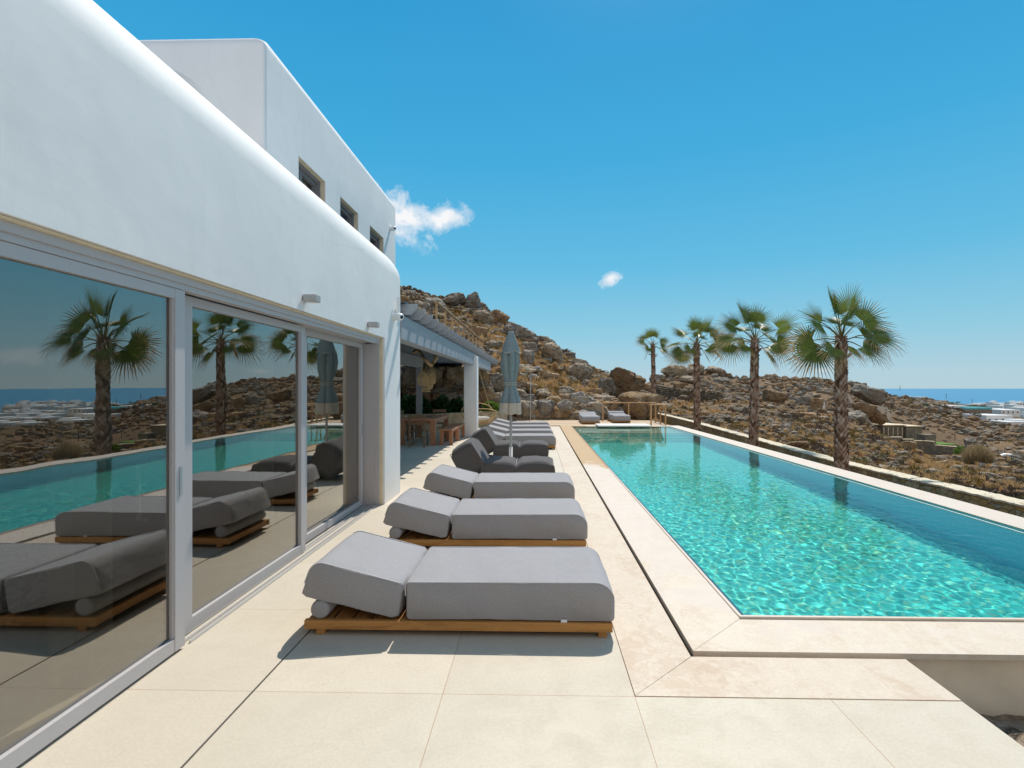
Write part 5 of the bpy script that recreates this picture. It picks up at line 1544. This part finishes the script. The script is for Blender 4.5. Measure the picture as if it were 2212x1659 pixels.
def place_scrub(q):
    for _ in range(12):
        px = rr.uniform(866, 2600)
        dmin = 28 if px < 1380 else float(np.interp(px, [1400, 1520, 1600, 1700, 1800, 2000, 2290, 2600], [43, 33, 27, 22.5, 18.6, 14.2, 11.8, 11]))
        dmax = 56 if px < 1330 else 300
        D = math.exp(rr.uniform(math.log(dmin), math.log(dmax))); x, y = W(px, D)
        if (x < 10.15 and y < 25.7) or (7.6 < x < 10.15 and y < 43): continue
        if rr.random() > .25 + 1.8 * max(0, n2(x, y, 9 + D * .05, 21.)): continue
        if px > 1400 and rr.random() < .8 and is_clear(px, D): continue
        w_ = rr.uniform(.26, .60) * (1 if D < 45 else rr.uniform(1, 1.2 + D * .008)); z = terr(px, D)
        return (x, y, z - .05), (w_, w_, w_ * rr.uniform(.6, .9)), rr.uniform(0, 6.28)
    return None
o = scatter('scrub', SA, 2600, place_scrub, [M['scrub_brown'], M['scrub_brown'], M['scrub_brown'], M['scrub_gold'], M['scrub_olive']]); o['kind'] = 'stuff'
def place_grass(q):
    for _ in range(10):
        if rr.random() < .42: px = rr.uniform(1060, 1310); D = rr.uniform(28, 44)
        elif rr.random() < .3: px = rr.uniform(930, 1120); D = rr.uniform(34, 50)
        else:
            px = rr.uniform(1400, 2250); D = math.exp(rr.uniform(math.log(15), math.log(100)))
        x, y = W(px, D)
        if px > 1400 and n2(x, y, 7, 51.) < .02: continue
        if (x < 10.15 and y < 25.9) or (7.6 < x < 10.15 and y < 43): continue
        if px < 1320 and rr.random() > .35 + 1.5 * max(0, n2(x, y, 3.5, 31.)): continue
        h_ = rr.uniform(.20, .50) if px < 1320 else rr.uniform(.14, .34) * (1 + D * .008)
        return (x, y, terr(px, D) - .03), (h_, h_, h_ * rr.uniform(.8, 1.3)), rr.uniform(0, 6.28)
    return None
o = scatter('dry_grass', TA, 3400, place_grass, [M['dry_grass'], M['dry_grass'], M['palm_straw'], M['scrub_gold']]); o['kind'] = 'stuff'
def shrub(px, py, wpx, hpx, D, mat_, lab, seed, nleaf=900, name='shrub', cat='shrub', group=None, spiky=False):
    D = pushD(px, D)
    v, f = shrub_arrays(seed, nleaf, spiky); s = wpx * D / FPX / 2; h_ = hpx * D / FPX
    x, y = W(px, D); zb = Zy(py + hpx / 2, D)
    if D > 26: zb = min(zb, terr(px, D) + .15)
    lv = 1.0 / (nleaf / 260) ** .33
    o = np_mesh(name, v * np.array([s * .92, s * .92, h_ * .78]), f, M[mat_]); o.location = (x, y, zb)
    return tag(o, lab, cat, group)
shrub(940, 640, 44, 24, 53, 'scrub_gold', 'golden cushion shrub on the skyline above the first roof railing posts', 3)
shrub(888, 628, 52, 28, 55, 'scrub_brown', 'purplish brown scrub cushion on the skyline beside the villa corner', 4)
shrub(940, 684, 46, 34, 39, 'scrub_olive', 'olive green cushion shrub right behind the first post of the roof railing', 5)
shrub(983, 670, 34, 18, 46, 'scrub_gold', 'golden green cushion shrub below the domed skyline boulder', 6)
shrub(1003, 686, 34, 20, 43, 'scrub_gold', 'golden brown shrub behind the upper part of the roof railing', 7)
shrub(1178, 731, 22, 12, 41, 'scrub_olive', 'small grey green shrub under the tumbled skyline wall', 8)
shrub(1305, 792, 46, 11, 33, 'leaf_dark', 'dark green creeping shrub on the lip above the pinkish square boulder', 9)
shrub(1159, 795, 14, 14, 33, 'leaf_bright', 'small bright green shrub in the straw grass right of the umbrella', 10)
shrub(1200, 775, 18, 26, 36, 'dry_grass', 'clump of orange dry grass on the slope between umbrella and deck', 11, spiky=True)
shrub(1366, 826, 20, 16, 29.5, 'dry_grass', 'orange grass clump growing at the foot of the leaning boulder slab', 12, spiky=True)
shrub(1064, 870, 50, 34, 21.6, 'leaf_bright', 'bright green bushy shrub in the planter right of the white column', 13, 2600)
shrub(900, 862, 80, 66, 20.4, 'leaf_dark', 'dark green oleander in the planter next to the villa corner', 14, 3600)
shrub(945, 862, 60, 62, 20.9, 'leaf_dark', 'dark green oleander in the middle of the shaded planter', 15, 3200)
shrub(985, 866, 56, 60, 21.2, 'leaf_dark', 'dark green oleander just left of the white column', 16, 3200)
shrub(2078, 965, 33, 27, 108, 'leaf_bright', 'bright green fig tree in front of the stone garden wall', 17, 700, 'fig_tree', 'tree')
shrub(2188, 1036, 50, 34, 22, 'leaf_dark', 'glossy dark green bush near the right edge above the garden wall', 18, 1200)
shrub(2136, 1008, 26, 18, 42, 'leaf_dark', 'dark green bush at the foot of the dry reeds', 19, 700)
shrub(1857, 815, 8, 12, 185, 'leaf_dark', 'lone dark tree on the far skyline right of the nearest palm', 20, 200, 'skyline_tree', 'tree')
shrub(2150, 905, 30, 14, 240, 'scrub_olive', 'pale olive thicket on the slope left of the nearest white villas', 21, 500)
shrub(2190, 985, 20, 18, 70, 'scrub_olive', 'green shrub at the right edge above the white rubble', 22, 500)
shrub(1335, 790, 18, 12, 34, 'leaf_dark', 'tuft of green needles on top of the leaning boulder slab', 23, 400)
def reeds(px, pyb, wpx, hpx, D, lab):
    D = pushD(px, D)
    r_ = random.Random(4); vs = []; fs = []; s = D / FPX
    for q in range(3200):
        a = r_.uniform(0, 6.28); rad = r_.random() ** .6; sp = rad * wpx * s / 2
        p = Vector((math.cos(a) * sp * .45, math.sin(a) * sp * .4, 0)); t_ = Vector((math.cos(a) * sp, math.sin(a) * sp * .8, hpx * s * r_.uniform(.55, 1) * (1 - .3 * rad * rad)))
        sd = Vector((r_.uniform(-1, 1), r_.uniform(-1, 1), 0)).normalized() * .011; m_ = p.lerp(t_, .6) + Vector((0, 0, .06))
        b = len(vs); vs += [p - sd, p + sd, m_ + sd, m_ - sd, t_ + sd * .3, t_ - sd * .3]; fs += [(b, b + 1, b + 2, b + 3), (b + 3, b + 2, b + 4, b + 5)]
        for _ in range(2):
            f_ = r_.uniform(.5, 1); c = p.lerp(t_, f_); e = c + Vector((r_.uniform(-.12, .12), r_.uniform(-.12, .12), r_.uniform(0, .12)))
            b = len(vs); vs += [c - sd * 1.5, c + sd * 1.5, e + sd, e - sd]; fs.append((b, b + 1, b + 2, b + 3))
    o = np_mesh('dry_reeds', np.array([tuple(v) for v in vs]), np.array(fs), M['reed_dry']); o.location = (*W(px, D), Zy(pyb, D))
    return tag(o, lab, 'reeds')
reeds(2112, 1020, 64, 64, 34, 'tall feathery clump of dry beige reeds below the parked car')
# ------------------------------------------------------------------ fan palms
def fan_leaf(mb, base, dirv, pet, rad, rnd, age, mats):
    """age 0 young upright .. 1 old hanging;  mats: indices (green, tip, straw)"""
    d = dirv.normalized()
    side = d.cross(Vector((0, 0, 1)))
    if side.length < .05: side = Vector((1, 0, 0)).cross(d)
    side.normalize()
    s2 = d.cross(Vector((.35, -1, .25)).normalized())
    if s2.length > .2: side = (side * .45 + s2.normalized() * (1 if s2.dot(side) > 0 else -1) * .8).normalized()
    side = (side - d * side.dot(d)).normalized(); side.rotate(Matrix.Rotation(rnd.uniform(-.45, .45), 3, d))
    up = side.cross(d).normalized()
    # petiole, slightly arching
    tip = base + d * pet; mid = base.lerp(tip, .5) + Vector((0, 0, .05 * pet))
    tip = tip - Vector((0, 0, .10 * pet * age))
    mb.tube([base, mid, tip], [.022, .017, .012], 5, mats[3], cap=False)
    d2 = (tip - mid).normalized(); d2.z -= .25 * age; d2.normalize()
    side = (side - d2 * side.dot(d2)).normalized(); up = side.cross(d2).normalized()
    ns = 34; span = R(rnd.uniform(98, 128))
    for i in range(ns):
        ph = -span + 2 * span * (i + .5) / ns
        L = rad * (1 - .30 * (abs(ph) / span) ** 2.2) * rnd.uniform(.93, 1.05)
        dd = d2 * math.cos(ph) + side * math.sin(ph)
        sd = (side * math.cos(ph) - d2 * math.sin(ph))
        cup = .22 * abs(math.sin(ph)) * (1 - .5 * age)
        prev = None; stn = [0.03, .22, .40, .60, .80, 1.0]
        droop = rnd.uniform(.02, .07) + .13 * age * age
        kink = rnd.uniform(.7, 1.0) if rnd.random() < .18 + .35 * age else 2
        half = math.tan(span / ns) * 1.04
        rows = []
        for s in stn:
            r_ = s * L
            w_ = r_ * half if s <= .40 else L * .40 * half * max(.05, (1 - (s - .40) / .60)) ** .8
            p = tip + dd * r_ + up * (cup * r_ * .6) - Vector((0, 0, 1)) * (droop * L * s ** 2.8)
            if s > kink: p -= Vector((0, 0, .10 * L)) + dd * .06 * L
            rg = up * (w_ * .55)
            rows.append((p - sd * w_, p + rg, p + sd * w_))
        tipm = mats[1] if (rnd.random() < .30 + .7 * age) else mats[0]
        old = rnd.random() < .22 + .85 * age
        stw = mats[2] if old else tipm
        for q in range(len(stn) - 1):
            a, b = rows[q], rows[q + 1]
            mi = mats[0] if q < 2 else (tipm if q < (4 if age < .4 else 3) else stw)
            mb.add([a[0], a[1], a[2], b[0], b[1], b[2]], [(0, 1, 4, 3), (1, 2, 5, 4)], mi, False)
LEAVES = [  # elevation in the plane across the slope, lean along the row, petiole, blade, age
 (104, .15, .50, .52, 0), (72, -.2, .50, .62, .05), (150, -.25, .56, .60, .3), (22, -.2, .56, .64, .8), (188, -.3, .50, .70, .65), (-26, -.5, .36, .46, .5), (44, .3, .56, .60, .4), (168, .4, .52, .56, .55),
 (202, .3, .44, .56, .85), (90, .3, .48, .50, 0), (4, .3, .54, .64, .8), (128, .5, .50, .52, .2), (60, 1.1, .46, .50, .3), (200, -1.0, .36, .50, .8), (-14, .9, .38, .52, .8), (85, -.8, .40, .46, .3), (-6, -1.0, .36, .48, .8)]
def palm(px, ztop, zb, rt, crown, nl, rnd_seed, lab, X=9.1, extra=None, leafs=None, up_bias=0):
    rnd = random.Random(rnd_seed); Y = yx(px, X)
    o = empty('palm_tree', (X, Y, zb), 0, lab, 'palm tree', 'fan palms in a row beyond the pool')
    H_ = ztop - zb; lean = Vector((rnd.uniform(-.03, .03), rnd.uniform(-.03, .03), 0)) * H_
    def axis(t_): return Vector((lean.x * t_ + .03 * math.sin(2.2 * t_ + rnd_seed), lean.y * t_, H_ * t_))
    def rad_(t_): return rt * float(np.interp(t_, [0, .06, .3, .8, .93, 1.0], [1.22, 1.08, .98, .90, .82, .62]))
    b = MB(); b.tube([axis(t_) for t_ in np.linspace(0, 1.0, 14)], [rad_(t_) * .86 for t_ in np.linspace(0, 1, 14)], 16, 1)
    rows = int(H_ / .085); per = 9 if rt > .1 else 8
    for r_ in range(rows):
        t_ = (r_ + .5) / rows; c = axis(t_); rr_ = rad_(t_)
        for k in range(per):
            a = 2 * PI * (k + .5 * (r_ % 2)) / per + rnd.uniform(-.07, .07) 
            rd = Vector((math.cos(a), math.sin(a), 0)); tg = Vector((-rd.y, rd.x, 0))
            w_ = PI * rr_ / per * rnd.uniform(.78, 1.05); h_ = rnd.uniform(.12, .17)
            out_ = rnd.uniform(.018, .05) + (.03 if t_ > .9 else 0); z0 = c + Vector((0, 0, -h_ * .5))
            lr = rnd.uniform(-.35, .35)
            q0 = z0 + rd * (rr_ * .88) - tg * w_; q1 = z0 + rd * (rr_ * .88) + tg * w_
            q2 = c + rd * (rr_ * .97 + out_ * .5) + tg * w_ * .9 + Vector((0, 0, h_ * .1)); q3 = c + rd * (rr_ * .97 + out_ * .5) - tg * w_ * .9 + Vector((0, 0, h_ * .1))
            q4 = c + rd * (rr_ + out_) + tg * w_ * (.25 + lr) + Vector((0, 0, h_ * .62)); q5 = c + rd * (rr_ + out_) + tg * w_ * (-.3 + lr) + Vector((0, 0, h_ * .62))
            q6 = c + rd * (rr_ * .84) + tg * w_ * lr + Vector((0, 0, h_ * .45))
            b.add([q0, q1, q2, q3, q4, q5, q6], [(0, 1, 2, 3), (3, 2, 4, 5), (2, 6, 4), (5, 6, 3), (4, 6, 5)], 0)
    for k in range(12):   # cut leaf bases under the crown
        a = 2 * PI * k / 12 + rnd.uniform(-.2, .2); t_ = rnd.uniform(.84, .95); rd = Vector((math.cos(a), math.sin(a), 0)); c = axis(t_)
        b.tube([c + rd * rad_(t_) * .8, c + rd * (rad_(t_) + .07) + Vector((0, 0, .05)), c + rd * (rad_(t_) + rnd.uniform(.11, .21)) + Vector((0, 0, rnd.uniform(.04, .14)))], [.05, .038, .022], 5, 0)
    b.build('trunk', [M['palm_boot'], M['palm_core']], o)
    cr = MB(); top = axis(1.0)
    flip = -1 if rnd_seed in (5, 13) else 1
    for q, (ang, dep, pf, sz, age) in enumerate(LEAVES[:nl]):
        an = R(ang + rnd.uniform(-9, 9)); dv = Vector((flip * math.cos(an), dep + rnd.uniform(-.18, .18), math.sin(an))).normalized()
        p0 = top + Vector((0, 0, -.16 * age)) + dv * .05
        fan_leaf(cr, p0, dv, crown * pf * rnd.uniform(.9, 1.08), crown * sz * rnd.uniform(.93, 1.07), rnd, age, (0, 1, 2, 3))
    for k in range(26):  # fibres and spent stalks in the heart
        a = rnd.uniform(0, 6.28); e = rnd.uniform(-.3, 1.2); dv = Vector((math.cos(a) * math.cos(e), math.sin(a) * math.cos(e), math.sin(e)))
        cr.tube([top + Vector((0, 0, -.1)), top + dv * crown * .14, top + dv * crown * rnd.uniform(.2, .4) - Vector((0, 0, .03))], [.012, .008, .003], 4, 2, cap=False)
    cr.build('crown', [M['palm_green'], M['palm_olive'], M['palm_straw'], M['palm_olive']], o)
    if extra:
        dl = MB(); az, el, pet, rd, m_ = extra
        dv = Vector((math.cos(az) * math.cos(el), math.sin(az) * math.cos(el), math.sin(el)))
        p0 = top + Vector((0, 0, -.1))
        rn2 = random.Random(3)
        base_tip = p0 + dv * pet
        dl.tube([p0, p0 + dv * pet * .6 + Vector((0, 0, .03)), base_tip], [.012, .010, .008], 5, 1, cap=False)
        for i in range(22):
            a = R(-24 + 48 * i / 21); dd = Vector((math.cos(az) * .45, math.sin(az) * .45, -1)).normalized(); sd = Vector((-math.sin(az), math.cos(az), 0))
            L = rd * rn2.uniform(.7, 1.05); e_ = (dd * math.cos(a) + (dd.cross(sd)) * math.sin(a) * .6 + sd * math.sin(a)).normalized()
            pts_ = [base_tip + e_ * L * s for s in (0, .4, .75, 1)]; ws = [.006, .016, .012, .003]; wd_ = sd
            vs_ = []
            for p, w_ in zip(pts_, ws): vs_ += [p - wd_ * w_, p + wd_ * w_]
            dl.add(vs_, [(0, 1, 3, 2), (2, 3, 5, 4)], 0); dl.add(vs_, [(4, 5, 7, 6)], 1)
        dl.build('dead_frond', [M[m_], M['palm_straw']], o)
    return o
palm(1815, 3.14, -1.06, .168, 1.60, 16, 2, 'nearest and largest fan palm, rightmost of the row beyond the pool')
palm(1629, 3.68, -1.06, .168, 1.64, 14, 5, 'second nearest fan palm, with one orange dead frond hanging from its crown', extra=(R(195), .0, .6, .88, 'palm_gold'), X=9.2)
palm(1506, 4.06, -1.06, .165, 1.66, 16, 9, 'third fan palm from the right, with a dense green crown', X=8.85)
palm(1412.5, 4.95, -1.06, .155, 1.34, 9, 13, 'farthest and thinnest fan palm with a sparse crown, behind the deck railing', extra=(R(200), -.5, .35, 1.05, 'palm_straw'), X=8.95)

# ------------------------------------------------------------------ buildings on the far slope
def P3(px, py, D): 
    x, y = W(px, D); return Vector((x, y, Zy(py, D)))
sh_ = empty('stone_house', tuple(P3(1935, 945, 145)), 0, 'flat roofed stone house set into the brown slope right of the nearest palm', 'house')
def add_world(mb, name, mat_, parent):
    o = mb.build(name, mat_, parent); o.matrix_parent_inverse = Matrix.Translation(-parent.location) @ Matrix.Identity(4); return o
def face_box(mb, px0, px1, pyt, pyb, D, depth, mi=0, D1=None):
    D1 = D1 or D
    a0 = P3(px0, pyt, D); a1 = P3(px1, pyt * 0 + HY - (Zy(pyt, D) - EYE) * FPX / D1, D1)
    zb = Zy(pyb, D); zt_ = Zy(pyt, D)
    d = Vector((a1.x - a0.x, a1.y - a0.y, 0)).normalized(); nrm = Vector((-d.y, d.x, 0)) * depth
    vs = [(a0.x, a0.y, zb), (a1.x, a1.y, zb), (a1.x + nrm.x, a1.y + nrm.y, zb), (a0.x + nrm.x, a0.y + nrm.y, zb)]
    vs += [(x, y, zt_) for x, y, z in vs]
    mb.add(vs, [(0, 1, 5, 4), (1, 2, 6, 5), (2, 3, 7, 6), (3, 0, 4, 7), (4, 5, 6, 7), (3, 2, 1, 0)], mi)
b = MB(); face_box(b, 1872, 1908, 918, 962, 150, 9); face_box(b, 1908.3, 1957.5, 919.5, 962, 148, 9); face_box(b, 1957.8, 1991, 922, 962, 147, 8); add_world(b, 'wall', M['far_stone_house'], sh_)
b = MB(); face_box(b, 1871.5, 1908.5, 916, 917.9, 149.6, 9.6); face_box(b, 1908.6, 1958, 917.6, 919.4, 147.6, 9.6); face_box(b, 1958.2, 1991.5, 920, 921.9, 146.6, 8.6); add_world(b, 'roof', M['cream'], sh_)
for k in range(5):
    b = MB(); face_box(b, 1909.3 + k * 10.0, 1910.3 + k * 10.0, 923, 941, 147.4, .3); add_world(b, 'pilaster', M['cream'], sh_)
for k in range(4):
    b = MB(); face_box(b, 1913 + k * 10.0, 1917 + k * 10.0, 927, 939, 147.8, .15); add_world(b, 'window', M['far_stone_house'], sh_)
st_ = empty('stone_garden_wall', tuple(P3(2000, 960, 135)), 0, 'stepped stone retaining wall below the flat roofed stone house', 'wall')
steps = [(1926, 1950, 945, 137, 137), (1950.2, 1974, 949.5, 136.5, 136), (1974.2, 1994, 952.5, 135.8, 135), (1994.2, 2017, 953, 135, 133), (2017.2, 2074, 962, 133, 128)]
for a0, a1, t_, d0, d1 in steps:
    b = MB(); face_box(b, a0, a1, t_, 1000, d0, .7, 0, d1); add_world(b, 'wall_section', M['far_stone_house'], st_)
    b = MB(); face_box(b, a0, a1, t_ - 1.3, t_ - .05, d0 - .05, .8, 0, d1 - .05); add_world(b, 'coping', M['cream'], st_)
b = MB(); face_box(b, 1999, 2022, 939, 965, 141, 3); tag(b.build('stone_outbuilding', M['far_stone_house']), 'small square stone block right of the flat roofed stone house', 'building')
b = MB(); face_box(b, 2028, 2068, 960, 962.5, 138, 9, 0); tag(b.build('roof_lawn', M['lawn']), 'strip of green lawn behind the stepped stone wall', 'lawn')
b = MB(); face_box(b, 2010, 2066, 957.5, 961, 150, .6, 0, 146); tag(b.build('terrace_parapet', M['house_white']), 'thin white parapet behind the green lawn strip', 'wall')
# the town
def white_house(px0, px1, pyt, pyb, D, depth, lab, nwin=3, group=None, second=None):
    e = empty('white_house', tuple(P3((px0 + px1) / 2, pyb, D)), 0, lab, 'house', group)
    b = MB(); face_box(b, px0, px1, pyt, pyb + 12 * 150 / D + 3, D, depth); add_world(b, 'wall', M['house_white'], e)
    if second:
        a0, a1, t_ = second; b = MB(); face_box(b, a0, a1, t_, pyt - .05, D + depth * .35, depth * .5); add_world(b, 'upper_storey', M['house_white'], e)
    for k in range(nwin):
        x = px0 + (px1 - px0) * (k + .5) / nwin; w_ = max(.5, (px1 - px0) / nwin * .16); hh = (pyb - pyt)
        b = MB(); face_box(b, x - w_, x + w_, pyt + hh * .38, pyt + hh * .75, D - .12, .1); add_world(b, 'window', M['far_window'], e)
    return e
white_house(2131, 2188, 897, 918, 270, 16, 'long white villa on the slope, nearest of the white houses at right', 4)
white_house(2176, 2230, 911, 926, 255, 10, 'low white villa cut by the right edge of the frame', 4, second=(2190, 2222, 906))
white_house(2163, 2204, 885, 895, 330, 14, 'white house with a flat terrace roof behind the long white villa', 4)
white_house(2033, 2085, 876, 888, 330, 14, 'weathered white house left of the turquoise pool terrace', 4)
white_house(2018, 2036, 874, 880, 380, 10, 'small white house at the left end of the row by the turquoise terrace', 2)
b = MB(); face_box(b, 2086, 2143, 880, 884, 325, 12); tag(b.build('turquoise_terrace', M['far_pool']), 'turquoise terrace pool on the far slope beside the white houses', 'pool')
b = MB(); face_box(b, 2084, 2143, 884.2, 893, 324, 12); tag(b.build('pool_retaining_wall', M['far_stone_house']), 'dark stone retaining wall under the turquoise terrace', 'wall')
white_house(1969, 2001, 863.5, 870, 480, 16, 'low white house on the ridge below the sea horizon', 4, second=(1985, 1992, 861))
white_house(1954, 1975, 856.5, 861, 640, 18, 'pale beige house on the coastal ridge, left of the white one', 3)
white_house(1989, 2003, 857, 861.5, 660, 18, 'pinkish grey house at the top of the coastal ridge', 2)
white_house(1942, 1952, 860, 864, 520, 8, 'tiny white cottage half hidden on the coastal ridge', 1)
white_house(1776, 1782, 868, 873, 90, 2, 'tiny white hut on the slope left of the nearest palm', 0)
tn = random.Random(8)
rws = [(2145, 2330, 876, 760), (2150, 2340, 881, 620), (2156, 2350, 887, 500), (2100, 2160, 877, 820), (2230, 2560, 897, 420), (2240, 2640, 905, 350), (2260, 2700, 915, 300), (2300, 2760, 928, 240)]
for (a, b_, r_, D) in rws:
    px = a
    while px < b_:
        w_ = tn.uniform(9, 20) * (1.6 if px > 2230 else 1); h_ = tn.uniform(3.5, 6) * (700 / D) ** .35 * (1.5 if px > 2230 else 1)
        y_ = r_ + tn.uniform(-2, 2); inview = px < 2225
        lab = ('small white flat roofed house packed into the far coastal town' if inview else 'white flat roofed house of the town on the slope beyond the right edge')
        white_house(px, px + w_, y_ - h_, y_ + 1.5, D * tn.uniform(.95, 1.05), 12, lab, 2 if D > 500 else 4, 'white houses of the far town' if inview else 'white houses beyond the right edge', (px + w_ * .2, px + w_ * .6, y_ - h_ * 1.6) if tn.random() < .5 else None)
        px += w_ + tn.uniform(1, 12)
# town greenery as one far mass
def place_tg(q):
    px = rr.uniform(1930, 2700); D = rr.uniform(300, 800); x, y = W(px, D); w_ = rr.uniform(2, 5)
    return (x, y, terr(px, D)), (w_, w_, w_ * .8), rr.uniform(0, 6)
o = scatter('town_trees', SA, 260, place_tg, [M['leaf_dark'], M['scrub_olive']]); o['kind'] = 'stuff'
# poles
for px, pyb, hp_, D, lab in ((1855, 893, 21, 150, 'wooden post on the far slope right of the nearest palm'), (2028, 930, 20, 180, 'wooden pole behind the square stone block'), (2158, 957, 30, 130, 'wooden pole above the parked car'), (2063, 950, 13, 150, 'thin wooden pole beside the green lawn strip'),
                             (1944, 842, 9, 600, 'thin mast at the end of the coastal ridge'), (2044, 860, 9, 640, 'thin utility pole against the sea above the weathered white house'), (2100, 872, 10, 700, 'thin utility pole against the sea above the turquoise terrace')):
    p = P3(px, pyb + 2, D); h_ = (hp_ + 2) * D / FPX; r0 = .45 * D / FPX
    b = MB(); b.tube([(0, 0, 0), (0, 0, h_)], [max(.09, r0), max(.07, r0 * .8)], 8); b.box((-r0 * 3, -.05, h_ * .93), (r0 * 3, .05, h_ * .96))
    o = b.build('utility_pole', M['pole_wood']); o.location = p; tag(o, lab, 'pole')
# parked car, mostly hidden by rocks
cp_ = P3(2126, 971, 150)
car = empty('parked_car', tuple(cp_), R(205), 'silver blue hatchback parked behind rocks above the dry reeds', 'car')
prof = [(-1.9, .25), (-1.95, .7), (-1.75, .88), (-1.1, .95), (-.5, 1.38), (.7, 1.42), (1.45, 1.0), (1.9, .85), (1.92, .3)]
vs = []; 
for y, s in ((-.82, .0), (-.80, 0), (.80, 0), (.82, 0)):
    for x, z in prof: vs.append((x, y * (1 if z < 1 else .86), z))
k_ = len(prof); fs = [tuple(range(k_)), tuple(reversed(range(3 * k_, 4 * k_)))]
for r_ in range(3):
    for i in range(k_): fs.append((r_ * k_ + i, r_ * k_ + (i + 1) % k_, (r_ + 1) * k_ + (i + 1) % k_, (r_ + 1) * k_ + i))
MB().add(vs, fs, 0, False).build('body', M['car_paint'], car)
b = MB()
for s in (-1, 1): b.add([(-1.0, s * .80, .98), (-.48, s * .722, 1.33), (.66, s * .722, 1.36), (1.3, s * .80, 1.0)], [(0, 1, 2, 3)])
b.add([(-1.12, -.66, .97), (-.53, -.62, 1.37), (-.53, .62, 1.37), (-1.12, .66, .97)], [(0, 1, 2, 3)]); b.add([(1.47, -.66, 1.01), (.74, -.62, 1.415), (.74, .62, 1.415), (1.47, .66, 1.01)], [(0, 1, 2, 3)])
b.build('windows', M['car_glass'], car)
for x in (-1.25, 1.25):
    for s in (-1, 1): MB().tube([(x, s * .70, .32), (x, s * .84, .32)], .32, 18).build('wheel', M['tyre'], car)
# white gravel spill at right
for a, b_, y_, w_, D, k in ((2175, 0, 981, 26, 75, 3), (2195, 0, 990, 30, 68, 7)):
    o = boulder(a, y_ + 2, w_, 9, D, k, f'pale quarried stone heap by the right edge, {"upper" if k == 3 else "lower"} one', None, name='stone_heap', cat='stone heap')
    o.data = o.data.copy(); o.data.materials[0] = M['stone_slab_white']
